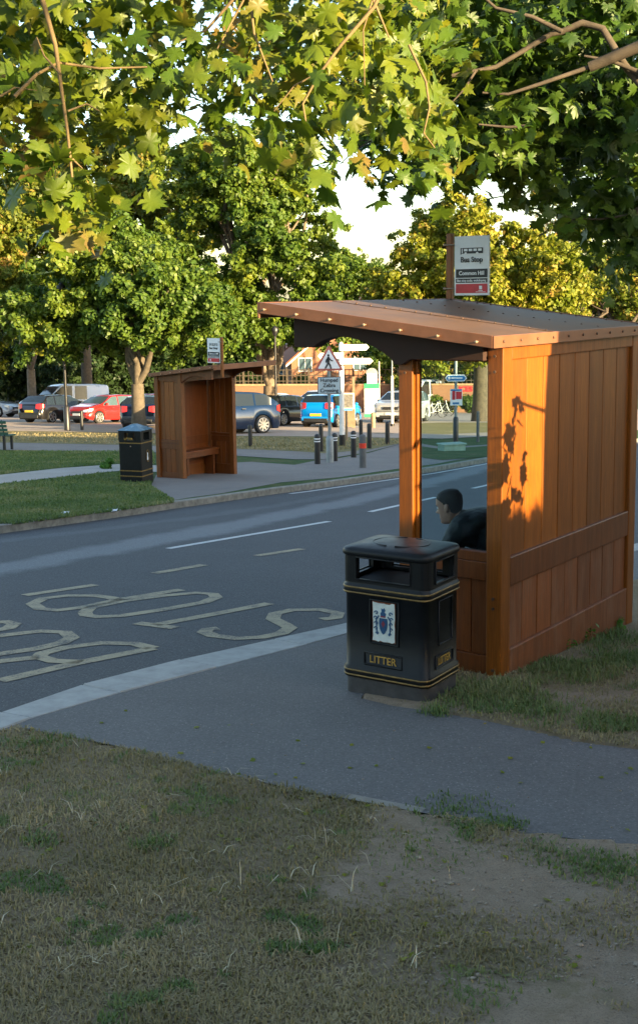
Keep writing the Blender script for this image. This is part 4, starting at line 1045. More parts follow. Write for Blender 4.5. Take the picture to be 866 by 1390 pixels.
    MB().box((Lh - .02, -.26, .42), (Lh + .03, .26, .53)).build('front_plate', 'platewhite', t)
    return t
P = {k: car_paint(k + '_car_paint', c) for k, c in dict(black=(.012, .012, .014), red=(.50, .02, .018), white=(.78, .78, .78), navy=(.004, .008, .022), blue=(.003, .018, .055), cyan=(.0, .28, .75), silver=(.45, .47, .5), grey=(.1, .11, .12), pale=(.62, .66, .68)).items()}
car(-22, 566, -14, P['silver'], 'silver car cut off by the left edge of the photo', 'estate', 1)
car(78, 573, 58, P['black'], 'black hatchback with yellow rear plate in front of the white van', 'hatch', 0)
car(92, 567, 219, P['white'], 'white panel van with dark side window', 'van', 1, name='parked_van', cat='van')
car(146, 574, 232, P['red'], 'bright red hatchback facing the viewer left of the big tree trunk', 'hatch', 1, dark=False)
car(198, 566, 236, P['red'], 'second red car, half hidden behind the big tree trunk', 'hatch', 2)
car(203, 580, 84, P['navy'], 'dark navy car with yellow plate directly behind the big tree trunk', 'hatch', 2)
car(12, 557, 62, P['grey'], 'dark grey car behind the silver car at the far left', 'suv', 0)
car(46, 555, 62, P['navy'], 'dark car behind the roof of the black hatchback', 'suv', 0)
car(166, 556, 240, P['grey'], 'dark car with pale windscreen just right of the white van', 'suv', 0, dark=False)
car(300, 589, 217, P['blue'], 'dark blue crossover with black windows just right of the far shelter', 'suv', 2)
car(386, 577, 56, P['black'], 'black hatchback between the dark blue and the bright blue car', 'hatch', 2)
car(450, 579, 66, P['cyan'], 'bright sky blue small hatchback with yellow rear plate', 'small', 0)
car(434, 563, 245, P['pale'], 'silver people carrier behind the bright blue hatchback', 'suv', 0)
car(364, 564, 240, P['pale'], 'pale car behind the dark blue crossover', 'hatch', 0, dark=False)
car(547, 573, 250, P['silver'], 'silver grey car facing the viewer beside the near shelter post', 'suv', 2)
car(566, 560, 240, P['white'], 'tall white van behind the silver grey car', 'van', 1, name='parked_van', cat='van', scale=1.15)

# ---------------------------------------------------------------- street furniture
BG = 'bollards beside the crossing'
def bollard(px, py, h, r, mat, label, rings=True, band=None, name='bollard'):
    t = thing(name, G(px, py), 0, label, 'bollard', BG)
    prof = [(-.1, 1), (h - r * .9, 1), (h - r * .45, .93), (h - r * .15, .7), (h, .25)]
    MB().loft([[Vector((r * f * cos(2 * pi * k / 18), r * f * sin(2 * pi * k / 18), z)) for k in range(18)] for z, f in prof]).build('column', mat, t)
    def ring(z0, z1, m, nm): MB().loft([[Vector((r * 1.05 * cos(2 * pi * k / 18), r * 1.05 * sin(2 * pi * k / 18), z)) for k in range(18)] for z in (z0, z1)]).build(nm, m, t)
    if rings: ring(h - .18, h - .155, 'signwhite', 'reflective_ring'); ring(h - .12, h - .095, 'signwhite', 'reflective_ring')
    if band: ring(h - .30, h - .19, band, 'reflective_band')
bollard(431, 630, .70, .068, 'black', 'black bollard with two white rings, left of the crossing sign pole')
bollard(436, 613.5, .78, .06, 'black', 'plain black bollard half hidden behind the leftmost ringed one', False)
bollard(454.5, 626, .68, .068, 'black', 'ringed black bollard just right of the crossing sign pole')
bollard(480, 621, .68, .07, 'black', 'ringed black bollard standing left of the grey red-banded one')
bollard(492.5, 635, .74, .075, 'greybollard', 'dark grey bollard with a red band', False, 'redband')
bollard(490, 603, .78, .06, 'black', 'plain black bollard behind the red-banded one', False)
bollard(501.5, 609, .74, .068, 'black', 'short black bollard just right of the red-banded one', False)
bollard(526, 603.5, .72, .07, 'black', 'black bollard nearest the near shelter post', False)
bollard(506.5, 581, .7, .1, 'brownpost', 'brown bollard in front of the silver grey car', False)
bollard(340, 607, .68, .062, 'black', 'lone black bollard in front of the dark blue crossover', False)
bollard(111.5, 584, .85, .07, 'black', 'lone black bollard right of the black lamp post', False)
bollard(470.5, 598, 1.0, .04, 'brownpost', 'thin brown post beside the white signpost', False)
bollard(648.5, 600, 1.0, .05, 'greybollard', 'thin grey post on the lamp lawn seen through the glass', False)

# pedestrian warning sign
b = G(448, 628); t = thing('crossing_sign', b, radians(2), 'grey post with red-bordered walking figure triangle and a Humped Zebra Crossing plate', 'road sign')
MB().tube([(0, 0, -.1), (0, 0, .58), (0, 0, .60), (0, 0, .64)], [.088, .088, .08, .045], 14).build('post_base', 'galv', t)
MB().tube([(0, 0, .62), (0, 0, 2.72)], .038, 12).build('pole', 'galv', t)
tri = lambda s, cy: [(s * sin(a), cy + s * cos(a)) for a in (0, radians(120), radians(240))]
def rtri(s, cy, r):
    out = []
    for q in (0, 240, 120):
        c = ((s - 2 * r) * sin(radians(q)), cy + (s - 2 * r) * cos(radians(q)))
        for dd in (60, 30, 0, -30, -60): out.append((c[0] + r * sin(radians(q + dd)), c[1] + r * cos(radians(q + dd))))
    return out
m = MB(); m.prism(rtri(.40, 2.36, .03), -.055, -.045, 'y'); tr = m.build('warning_triangle', 'signredtri', t)
m = MB(); m.prism(rtri(.30, 2.36, .015), -.058, -.0555, 'y'); m.build('triangle_face', 'signwhite', tr)
fg = MB(); fy = -.0605; cz = 2.36
fg.ball((-.01, fy, cz + .155), (.026, .002, .03), 10, 6)
def limb(pts, r): fg.tube([(x, fy, cz + z) for x, z in pts], r, 6)
limb([(-.012, .12), (-.014, .03), (-.012, -.01)], .030); limb([(-.02, .10), (-.06, .05), (-.065, -.01)], .014); limb([(.0, .10), (.04, .05), (.09, .025)], .014)
limb([(-.015, -.01), (-.05, -.08), (-.085, -.145)], .019); limb([(-.008, -.01), (.025, -.07), (.05, -.15)], .019)
fg.build('walking_figure', 'signblack', tr)
m = MB(); m.box((-.27, -.058, 1.62), (.27, -.045, 2.02)); pl = m.build('sign_plate', 'signblack', t, .004)
m = MB(); m.box((-.255, -.061, 1.635), (.255, -.0585, 2.005)); m.build('plate_face', plain('pale_blue_sign', (.42, .52, .56), .35, 0, .05), pl)
for k, s in enumerate(('Humped', 'Zebra', 'Crossing')):
    m = MB(); add_text(m, s, .125, frame((0, -.0635, 1.94 - .12 * k), (1, 0, 0), (0, 0, 1)), .003, .95); m.build('lettering', 'signblack', pl)
m = MB(); m.box((-.06, -.047, 1.9), (.06, .045, 1.94)); m.box((-.06, -.047, 2.28), (.06, .045, 2.32)); m.build('bracket', 'galv', t)

# white fingerpost
b = G(464.5, 606); t = thing('fingerpost', b, 0, 'white fingerpost with long white pointing arms and a black foot', 'signpost')
MB().tube([(0, 0, -.1), (0, 0, .36)], .095, 14).build('post_foot', 'black', t)
MB().tube([(0, 0, .36), (0, 0, 3.05), (0, 0, 3.12)], [.075, .07, .03], 14).build('pole', 'white', t)
for k, (z, l, s, a) in enumerate(((2.95, .85, 1, 12), (2.55, .95, 1, -6), (2.72, .7, -1, 10))):
    R_ = Matrix.Rotation(radians(a), 4, 'Z')
    m = MB(); m.prism([(0, z - .09), (s * l * .9, z - .09), (s * l, z), (s * l * .9, z + .09), (0, z + .09)], -.02, .02, 'y')
    m.v = [tuple(R_ @ Vector(v)) for v in m.v]; m.build('finger_arm', 'white', t)
m = MB(); m.tube([(0, 0, 2.42), (0, 0, 2.46)], .09, 12); m.tube([(0, 0, 2.83), (0, 0, 2.86)], .09, 12); m.build('collar', 'signblack', t)

# information board
t = thing('notice_board', G(473, 581), radians(-10), 'brown notice board with white framed panel, right of the fingerpost', 'notice board')
for x in (-.24, .24): MB().box((x - .05, -.05, -.1), (x + .05, .05, 2.25 if x > 0 else 1.6)).build('post', 'brownpost', t)
MB().box((-.26, -.06, .05), (.26, -.052, .78)).build('lower_board', 'brownpost', t); m = MB()
m.box((-.27, -.08, .85), (.27, -.06, 1.55)); fr = m.build('panel_frame', 'white', t)
MB().box((-.22, -.09, .90), (.22, -.082, 1.50)).build('panel', plain('faded_map', (.16, .15, .13), .5, 0, .6, 12), fr)

# green and white banner sign
t = thing('banner_sign', G(505, 567), radians(4), 'tall white banner sign with a green band, beyond the notice board', 'sign')
MB().box((-.44, -.04, .25), (.44, .04, 1.72)).build('lower_panel', 'white', t)
MB().box((-.45, -.05, 1.725), (.45, .05, 2.02)).build('green_band', 'greenpaint', t); MB().box((-.45, -.05, .06), (.45, .05, .245)).build('green_foot', 'greenpaint', t)
m = MB(); m.box((-.28, -.045, 2.025), (.3, .045, 2.6)); m.build('upper_panel', 'signwhite', t)
m = MB(); m.prism([(.35 * cos(radians(a)), 2.6 + .33 * sin(radians(a))) for a in range(0, 181, 15)], -.05, .05, 'y'); m.build('round_top', 'galv', t)
MB().tube([(.44, .06, -.1), (.44, .06, 3.3)], .035, 8).build('pole', 'white', t)
for k in range(5): pass

# white pole and lamp posts
t = thing('white_pole', G(532.5, 579), 0, 'plain white pole with black foot in front of the silver grey car', 'pole')
MB().tube([(0, 0, -.1), (0, 0, .14)], .1, 12).build('foot', 'black', t); MB().tube([(0, 0, .14), (0, 0, 2.3)], .062, 12).build('pole', 'white', t)
MB().tube([(0, 0, 2.3), (0, 0, 4.6)], .03, 8).build('upper_pole', 'galv', t)
def lamp_post(px, py, h, label, basew=.11, baseh=1.3):
    t = thing('lamp_post', G(px, py), 0, label, 'lamp post')
    MB().tube([(0, 0, -.1), (0, 0, baseh), (0, 0, baseh + .08)], [basew, basew, .06], 14).build('base', 'black', t)
    MB().tube([(0, 0, baseh), (0, 0, h)], [.06, .05], 12).build('pole', 'black', t)
    hd = MB(); hd.tube([(0, 0, h), (0, 0, h + .08), (0, 0, h + .35), (0, 0, h + .5)], [.06, .1, .2, .04], 12); hd.build('lantern', 'black', t)
    return t
lamp_post(91.5, 585, 5.6, 'black lamp post between the black hatchback and the red hatchback', .13, 1.0)
lamp_post(375.5, 577, 4.2, 'thin black post among the cars beneath the leafy tree', .07, .5)
# parking sign
t = thing('parking_sign', G(81, 560), 0, 'small white parking sign on a thin pole above the black hatchback', 'road sign')
MB().tube([(0, 0, -.1), (0, 0, 4.2)], .045, 10).build('pole', 'galv', t)
m = MB(); m.box((-.28, -.07, 3.35), (.32, -.045, 3.95)); m.build('sign_plate', 'signwhite', t); m = MB(); m.box((-.2, -.07, 2.9), (.16, -.045, 3.25)); m.build('small_plate', 'signwhite', t)
m = MB()
for z in (3.62, 3.5): m.box((-.2, -.078, z), (.24, -.072, z + .05))
for x in (-.2, -.05, .1): m.box((x, -.078, 3.72), (x + .1, -.072, 3.86))
m.build('sign_marks', 'signblack', t)
# direction sign and poster seen through the glass
t = thing('direction_signpost', G(618.5, 601), radians(-4), 'dark post with blue direction arrow and red poster, seen through the glass', 'signpost')
MB().tube([(0, 0, -.1), (0, 0, .78), (0, 0, .84)], [.085, .085, .05], 12).build('post_base', 'black', t); MB().tube([(0, 0, .8), (0, 0, 2.75)], .045, 10).build('pole', 'galv', t)
m = MB(); m.prism([(-.26, 1.96), (.26, 1.96), (.34, 2.065), (.26, 2.17), (-.26, 2.17), (-.34, 2.065)], -.06, -.045, 'y'); ds = m.build('direction_arrow', 'signwhite', t)
m = MB(); m.prism([(-.25, 1.985), (.25, 1.985), (.31, 2.065), (.25, 2.145), (-.25, 2.145), (-.31, 2.065)], -.064, -.061, 'y'); m.build('arrow_face', 'signblue', ds)
m = MB(); m.box((-.15, -.068, 2.045), (.2, -.0655, 2.085)); m.ball((-.22, -.066, 2.065), (.035, .003, .05), 8, 5); m.build('lettering', 'signwhite', ds)
m = MB(); m.box((-.18, -.065, 1.2), (.2, -.05, 1.72)); ps = m.build('poster', 'signwhite', t)
m = MB(); m.box((-.12, -.07, 1.38), (-.02, -.067, 1.66)); m.box((.0, -.07, 1.4), (.18, -.067, 1.64)); m.build('poster_print', 'signred', ps); m = MB(); m.box((-.17, -.07, 1.66), (.19, -.067, 1.71)); m.box((-.1, -.072, 1.24), (.1, -.068, 1.3)); m.build('poster_stripe', 'signblue', ps)
# low green cabinet on the lawn
t = thing('utility_cabinet', G(613, 612), radians(20), 'low pale green cabinet on the small lawn seen through the glass', 'cabinet')
mg = plain('pale_green_paint', (.22, .34, .27), .5); MB().box((-.33, -.2, -.05), (.33, .2, .18)).build('body', mg, t, .01); MB().box((-.36, -.23, .182), (.36, .23, .22)).build('lid', mg, t, .01)
# bench at the far left
t = thing('park_bench', G(-22, 611), radians(-14), 'dark green slatted bench cut off by the left edge', 'bench')
gp = plain('dark_green_paint', (.02, .075, .05), .45)
for k in range(4):
    MB().box((-.8, -.02 - k * .035, .45 + k * .11), (.8, .01 - k * .035, .53 + k * .11)).build('back_slat', gp, t, .006)
for k in range(4): MB().box((-.8, .06 + k * .11, .40), (.8, .14 + k * .11, .43)).build('seat_slat', gp, t, .004)
for x in (-.65, .65):
    MB().box((x - .03, -.02, -.05), (x + .03, .05, .42)).build('leg', 'black', t); MB().box((x - .03, .42, -.05), (x + .03, .48, .40)).build('leg', 'black', t)
    m = MB(); m.tube([(x, .05, .4), (x, .02, .5), (x, -.1, .88)], .022, 6); m.build('back_support', 'black', t)

def bicycle(px, py, yaw, label):
    t = thing('bicycle', G(px, py), radians(yaw), label, 'bicycle', 'bicycles parked by the planting')
    for x in (-.52, .52):
        w = MB(); w.tube([(x + .34 * cos(2 * pi * k / 22), 0, .34 + .34 * sin(2 * pi * k / 22)) for k in range(23)], .022, 6); ww = w.build('wheel', 'tyre', t)
        s = MB()
        for k in range(9): a = 2 * pi * k / 9; s.tube([(x, 0, .34), (x + .33 * cos(a), 0, .34 + .33 * sin(a))], .005, 4)
        s.build('spokes', 'rim', ww)
    f = MB(); f.tube([(-.52, 0, .34), (-.18, 0, .82), (.36, 0, .80), (-.1, 0, .32), (-.52, 0, .34)], .022, 6); f.tube([(-.1, 0, .32), (-.2, 0, .9)], .022, 6); f.tube([(.52, 0, .34), (.36, 0, .8), (.33, 0, .98)], .022, 6); f.build('frame', 'white', t)
    h = MB(); h.tube([(.42, -.26, 1.0), (.33, -.12, 1.0), (.33, .12, 1.0), (.42, .26, 1.0)], .015, 6); h.build('handlebar', 'black', t)
    s = MB(); s.ball((-.2, 0, .93), (.13, .07, .035), 10, 5); s.build('saddle', 'black', t)
bicycle(590, 567, 25, 'white bicycle leaning nearest the front post, seen through the glass')
bicycle(598, 565, 8, 'white bicycle parked further right, seen through the glass')

# ---------------------------------------------------------------- walls and houses
def wall_box(p0, p1, h, th, base=-.2):
    a, b = Vector(p0), Vector(p1); d = (b - a); L_ = d.length; return L_, atan2(d.y, d.x)
a = G(300, 560); c = G(760, 560); Lw, ang = wall_box(a, c, 2, .3)
t = thing('brick_wall', a, ang, 'long low orange brick wall running behind the parked cars', 'wall')
m = MB(); zb = c.z - a.z
m.add([(0, 0, -.3), (Lw, 0, -.3 + zb), (Lw, .35, -.3 + zb), (0, .35, -.3), (0, 0, 1.95), (Lw, 0, 1.95 + zb), (Lw, .35, 1.95 + zb), (0, .35, 1.95)], [(0, 3, 2, 1), (4, 5, 6, 7), (0, 1, 5, 4), (1, 2, 6, 5), (2, 3, 7, 6), (3, 0, 4, 7)])
m.build('wall_face', 'brick', t)
m = MB(); m.add([(0, -.05, 1.952), (Lw, -.05, 1.952 + zb), (Lw, .4, 1.952 + zb), (0, .4, 1.952), (0, -.05, 2.05), (Lw, -.05, 2.05 + zb), (Lw, .4, 2.05 + zb), (0, .4, 2.05)], [(0, 3, 2, 1), (4, 5, 6, 7), (0, 1, 5, 4), (1, 2, 6, 5), (2, 3, 7, 6), (3, 0, 4, 7)])
m.build('coping', plain('sandstone_coping', (.42, .25, .13), .8), t)
xw = (G(632, 560) - a).length
m = MB(); add_text(m, 'ICES', .5, frame((xw, -.03, 1.66 + zb * xw / Lw), (1, 0, 0), (0, 0, 1)), .02); m.build('lettering', 'signred', t)
# trellis fence on top of the wall
t = thing('trellis_fence', a + Vector((0, .6, 0)), ang, 'dark trellis fence with bare posts above the low brick wall', 'fence')
for k in range(int(Lw / 1.6)):
    x = k * 1.6; z = zb * x / Lw
    if x < Lw * .72: MB().box((x, 0, -.2 + z), (x + .1, .1, 3.15 + z)).build('post', M['bark'], t)
m = MB()
for k in range(int(Lw / .32)):
    x = k * .32 + .1; z = zb * x / Lw
    m.box((x, .03, 2.0 + z), (x + .05, .06, 3.05 + z))
for q in (2.2, 2.6, 3.0): m.add([(0, .02, q), (Lw, .02, q + zb), (Lw, .02, q + .06 + zb), (0, .02, q + .06), (0, .08, q), (Lw, .08, q + zb), (Lw, .08, q + .06 + zb), (0, .08, q + .06)], [(0, 1, 2, 3), (7, 6, 5, 4), (3, 2, 6, 7), (0, 4, 5, 1)])
m.build('lattice', M['bark'], t)

def house(px, py, yaw, w, d, he, hr, wallm, label, gables=False, chimney=True, wins=3, name='house'):
    """gable end faces local -y"""
    t = thing(name, G(px, py), radians(yaw), label, 'house', 'houses behind the car park')
    m = MB(); m.prism([(-w / 2, -3), (w / 2, -3), (w / 2, he), (0, hr), (-w / 2, he)], -d / 2, d / 2, 'y'); m.build('wall', wallm, t)
    r = MB(); s = (hr - he) / (w / 2); o = .5
    for sg in (-1, 1):
        e = (sg * (w / 2 + o), he - s * o); k = (0, hr)
        r.prism([(e[0], e[1] + .02), (k[0], k[1] + .02), (k[0], k[1] + .22), (e[0], e[1] + .2)], -d / 2 - .4, d / 2 + .4, 'y')
    rf = r.build('roof', 'tile', t)
    b = MB()
    for sg in (-1, 1): b.prism([(sg * (w / 2 + o), he - s * o - .16), (0, hr - .16), (0, hr + .02), (sg * (w / 2 + o), he - s * o + .02)], -d / 2 - .38, -d / 2 - .3, 'y')
    b.build('bargeboard', 'white', rf)
    if chimney: MB().box((w * .22, -.5, he), (w * .22 + .9, .5, hr + 1.2)).build('chimney', 'brick', rf)
    nfl = 2 if he > 4 else 1
    for fl in range(nfl):
        for k in range(wins):
            x = -w / 2 + w * (k + .5) / wins; z = 1.0 + fl * 2.6
            f = MB(); f.box((x - .6, -d / 2 - .06, z), (x + .6, -d / 2 - .02, z + 1.2)); fo_ = f.build('window', 'white', t)
            g_ = MB(); g_.box((x - .52, -d / 2 - .07, z + .08), (x - .03, -d / 2 - .062, z + 1.12)); g_.box((x + .03, -d / 2 - .07, z + .08), (x + .52, -d / 2 - .062, z + 1.12)); g_.build('pane', 'carglass2', fo_)
    return t
house(462, 553, 6, 9.5, 9, 4.6, 8.6, 'brick', 'orange brick house with a tiled gable behind the crossing sign', wins=4)
house(505, 550, -12, 6.5, 10, 6.2, 11.2, 'render', 'taller house whose pale gable peaks just above the near shelter roof', wins=2)
house(440, 549, 2, 7, 8, 6.5, 9.6, 'brick', 'orange brick house partly behind the leafy tree', wins=2)
# lean tiled roof over the cream ground floor
house(395, 548, -8, 8, 8, 4.5, 7.2, 'brick', 'low brick house glimpsed under the leafy tree', wins=3)

# ---------------------------------------------------------------- trees
def leaf_cloud(P_, size, rnd, up=.3, elong=1.3, out=None):
    """small bent leaf faces at the given points"""
    n = len(P_); vs = np.zeros((n, 4, 3)); 
    nr = rnd.normal(size=(n, 3)); nr[:, 2] += up * 2
    if out is not None: nr += out * 1.8
    nr /= np.linalg.norm(nr, axis=1)[:, None]
    a = rnd.normal(size=(n, 3)); a -= nr * (a * nr).sum(1)[:, None]; a /= np.linalg.norm(a, axis=1)[:, None]
    b = np.cross(nr, a); s = size * rnd.uniform(.6, 1.35, size=(n, 1))
    vs[:, 0] = P_ - a * s * elong * .5; vs[:, 1] = P_ + b * s * .42 + nr * s * .1; vs[:, 2] = P_ + a * s * elong * .5; vs[:, 3] = P_ - b * s * .42 + nr * s * .1
    return vs.reshape(-1, 3)
def quads_obj(name, vs, mat, parent=None):
    n = len(vs) // 4; me = bpy.data.meshes.new(name)
    me.vertices.add(n * 4); me.vertices.foreach_set('co', vs.astype(np.float32).ravel())
    me.loops.add(n * 4); me.loops.foreach_set('vertex_index', np.arange(n * 4, dtype=np.int32))
    me.polygons.add(n); me.polygons.foreach_set('loop_start', np.arange(0, n * 4, 4, dtype=np.int32)); me.polygons.foreach_set('loop_total', np.full(n, 4, dtype=np.int32))
    me.update(calc_edges=True); me.materials.append(M[mat] if isinstance(mat, str) else mat)
    o = bpy.data.objects.new(name, me); COL.objects.link(o)
    if parent: o.parent = parent
    return o
def crown_points(clumps, n, rnd, shell=.55):
    vol = np.array([c[3] ** 2 for c in clumps]); pr = vol / vol.sum(); idx = rnd.choice(len(clumps), size=n, p=pr)
    C_ = np.array([c[:3] for c in clumps])[idx]; R_ = np.array([c[3] for c in clumps])[idx]
    d = rnd.normal(size=(n, 3)); d /= np.linalg.norm(d, axis=1)[:, None]
    rr = (shell + (1 - shell) * rnd.random(n)) * (1 + .12 * rnd.normal(size=n))
    return C_ + d * (R_ * rr)[:, None] * np.array([1, 1, .8]), d
def limb_pts(a, b, rnd, sag=.1, n=6):
    a, b = Vector(a), Vector(b); out = []; L_ = (b - a).length
    for k in range(n + 1):
        f = k / n; p = a.lerp(b, f); w = L_ * .05 * sin(pi * f)
        p += Vector((rnd.normal() * w, rnd.normal() * w, rnd.normal() * w * .5 - sag * L_ * (f * (1 - f)) * -1)); out.append(p)
    return out
def tree(base, ellips, label, leafmat, nclump=60, nleaf=22000, leaf=.24, trunk_r=.35, fork=.3, seed=1, bark='bark', group='trees beyond the car park', cr=(1.0, 1.9), name='broadleaf_tree', limbs=9, lean=(0, 0)):
    rnd = np.random.default_rng(seed); base = Vector(base)
    t = thing(name, base, 0, label, 'tree', group)
    clumps = []
    vol = np.array([e[3] * e[4] * e[5] for e in ellips]) ** .67; pr = vol / vol.sum()
    for k in range(nclump):
        e = ellips[rnd.choice(len(ellips), p=pr)]
        d = rnd.normal(size=3); d /= np.linalg.norm(d); r = rnd.uniform(.55, 1.) 
        c = np.array(e[:3]) + d * np.array(e[3:6]) * r * .88
        clumps.append((c[0], c[1], c[2], rnd.uniform(*cr)))
    subs = []
    for c in clumps:                      # each bough carries flat sprays with gaps between them
        for _ in range(int(9 + 7 * c[3])):
            dd = rnd.normal(size=3); dd[2] *= .9; dd /= np.linalg.norm(dd); rr = c[3] * rnd.uniform(.55, 1.12)
            subs.append((c[0] + dd[0] * rr, c[1] + dd[1] * rr, c[2] + dd[2] * rr * .85, c[3] * rnd.uniform(.18, .38)))
    P_, d = crown_points(subs, int(nleaf * 2.1), rnd, .25)
    o = quads_obj('crown', leaf_cloud(P_, leaf * .72, rnd, .3, 1.3, d), leafmat, t)
    top = Vector(np.mean([e[:3] for e in ellips], axis=0)); hf = top.z * fork
    tr = MB(); f0 = Vector((lean[0] * .4, lean[1] * .4, hf))
    tr.tube([(0, 0, -.5), (0, 0, .15), (lean[0] * .1, 0, hf * .4), f0], [trunk_r * 1.45, trunk_r * 1.15, trunk_r * .95, trunk_r * .85], 14)
    idx = rnd.permutation(len(clumps))[:limbs * 3]
    mid_z = float(np.median([c[2] for c in clumps])); ups = sorted(clumps, key=lambda c: math.hypot(c[0], c[1]) / max(.5, c[2] - hf) + rnd.random() * .6)
    mains = ups[:limbs * 2:2]
    for c in mains:
        e = Vector(c[:3]); mid = f0.lerp(e, .5) + Vector((0, 0, (e.z - f0.z) * .08))
        p = limb_pts(f0, e, rnd, .1, 7); tr.tube(p, [trunk_r * (.55 - .45 * k / 7) for k in range(8)], 8)
        for i in idx[limbs:]:
            q = Vector(clumps[i][:3])
            if (q - e).length < 3.2: tr.tube(limb_pts(p[4], q, rnd, .1, 4), [trunk_r * .2, trunk_r * .16, trunk_r * .12, trunk_r * .08, trunk_r * .04], 5)
    tr.build('trunk', bark, t)
    return t
def rel(px, py, depth, base):
    return D(px, py, depth) - Vector(base)
def ell(base, items):
    """items: centre px, py, depth, rx px, ry px, depth radius (m) -> ellipsoids relative to the base"""
    out = []
    for px, py, dp, rx, ry, rd in items:
        c = rel(px, py, dp, base); out.append((c.x, c.y, c.z, rx * dp / F, rd, ry * dp / F))
    return out
b = G(189, 586)
tree(b, ell(b, [(110, 400, 50, 85, 72, 3.8), (190, 405, 48.5, 90, 68, 3.6), (160, 345, 51, 80, 42, 3.5), (250, 428, 49, 46, 48, 3), (70, 440, 50, 60, 40, 3)]), 'big spreading tree with forked trunk right behind the far litter bin', 'leaf_mid', 75, 60000, .21, .29, .36, 3, 'bark_mid', cr=(.75, 1.5), limbs=11)
b = G(368, 573)
tree(b, ell(b, [(360, 380, 60, 95, 130, 4), (300, 300, 61, 110, 110, 4), (410, 300, 62, 55, 80, 3), (340, 230, 62, 90, 60, 3.5), (430, 420, 60, 40, 60, 2.5), (300, 440, 59, 70, 60, 3)]), 'tall leafy green tree whose pale trunk stands above the dark blue crossover', 'leaf_mid', 90, 62000, .24, .42, .22, 4, 'bark_pale', cr=(.8, 1.6))
b = G(120, 563)
tree(b, ell(b, [(110, 260, 72, 150, 90, 5), (220, 220, 73, 110, 70, 4), (20, 240, 72, 120, 90, 5), (200, 300, 70, 110, 70, 4)]), 'tall sunlit golden green tree rising behind the big spreading tree', 'leaf_gold', 80, 52000, .27, .4, .35, 5, 'bark', cr=(.9, 1.8))
b = G(45, 566)
tree(b, ell(b, [(20, 360, 60, 85, 90, 4), (-60, 400, 60, 90, 110, 4), (60, 425, 60, 50, 45, 3), (60, 300, 62, 80, 60, 3.5)]), 'sunlit tree with two pale trunks at the far left edge', 'leaf_gold', 70, 46000, .24, .30, .35, 6, 'bark_pale')
b = G(652, 572)
tree(b, ell(b, [(645, 375, 58, 110, 82, 4.5), (700, 385, 58, 110, 80, 4.5), (560, 405, 59, 50, 46, 3.5), (650, 308, 58, 70, 46, 3.5), (640, 455, 58, 130, 40, 4)]), 'round yellow and orange tree behind the near shelter roof', 'leaf_autumn', 95, 60000, .23, .42, .42, 7, 'bark', cr=(.8, 1.5))
b = G(830, 566)
tree(b, ell(b, [(820, 390, 76, 80, 60, 4), (880, 400, 76, 90, 70, 4)]), 'pale yellowing tree at the right edge behind the near shelter roof', 'leaf_gold', 50, 22000, .27, .3, .35, 8)
b = G(780, 560)
tree(b, ell(b, [(745, 300, 95, 55, 55, 4), (770, 360, 95, 60, 60, 4)]), 'thin pale tree showing above the round yellow tree', 'leaf_gold', 24, 6000, .3, .2, .3, 9, cr=(.8, 1.4))
b = G(505, 548)
tree(b, ell(b, [(500, 380, 120, 50, 30, 5), (470, 360, 122, 30, 20, 4), (455, 390, 118, 40, 40, 4)]), 'small distant trees on the skyline between the big trees', 'leaf_mid', 40, 12000, .34, .3, .3, 10, name='distant_tree')
# dark background wood: dense evergreens under and behind the near trees
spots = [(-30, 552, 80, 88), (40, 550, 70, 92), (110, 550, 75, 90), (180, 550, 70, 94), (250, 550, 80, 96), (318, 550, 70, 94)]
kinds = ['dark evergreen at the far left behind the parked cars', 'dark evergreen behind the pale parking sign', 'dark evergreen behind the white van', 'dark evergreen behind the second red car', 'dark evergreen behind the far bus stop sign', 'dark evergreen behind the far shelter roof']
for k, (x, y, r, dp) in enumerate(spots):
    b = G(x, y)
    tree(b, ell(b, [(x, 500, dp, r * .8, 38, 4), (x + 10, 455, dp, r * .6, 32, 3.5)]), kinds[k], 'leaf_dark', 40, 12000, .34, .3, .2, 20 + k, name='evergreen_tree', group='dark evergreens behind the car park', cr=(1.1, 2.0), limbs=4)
# a tree behind seen through the glass
b = G(600, 553)
tree(b, ell(b, [(600, 505, 92, 60, 30, 4), (680, 500, 92, 60, 35, 4)]), 'light green tree beyond the brick wall seen through the glass', 'leaf_hedge', 36, 12000, .3, .3, .3, 31)
b = G(530, 556)
tree(b, ell(b, [(528, 478, 88, 26, 34, 3), (548, 450, 88, 30, 30, 3), (510, 455, 90, 14, 14, 2)]), 'leafy tree behind the banner sign', 'leaf_mid', 34, 11000, .27, .3, .3, 32)

def shrub(px, py, rx, h, label, mat, n, seed, dp=1.2, leaf=.16, name='shrub', group='shrubs along the brick wall', bottom=.0):
    b = G(px, py); rnd = np.random.default_rng(seed); t = thing(name, b, 0, label, 'shrub', group)
    k = b.y / F; cl = []
    for i in range(max(4, int(rx * k * 3))):
        cl.append((rnd.uniform(-1, 1) * rx * k, rnd.uniform(-dp, dp) * .5, bottom + rnd.uniform(.25, 1.) * h * .8, rnd.uniform(.25, .45) * min(h, 1.6)))
    P_, d = crown_points(cl, n, rnd, .4); quads_obj('foliage', leaf_cloud(P_, leaf, rnd, .3, 1.4, d), mat, t)
    s = MB()
    for i in range(5):
        c = cl[i % len(cl)]; s.tube([(c[0] * .8, c[1], -.3), (c[0], c[1], c[2])], [.05, .02], 5)
    s.build('stems', 'bark', t)
shrub(330, 557, 30, 1.7, 'dark shrubs behind the dark blue crossover', 'leaf_hedge', 2600, 41)
shrub(392, 557, 30, 1.5, 'green shrubs behind the black hatchback by the brick wall', 'leaf_hedge', 2600, 42)
shrub(412, 556, 12, 3.2, 'bright climber growing up the trellis behind the silver people carrier', 'leaf_gold', 1800, 43)
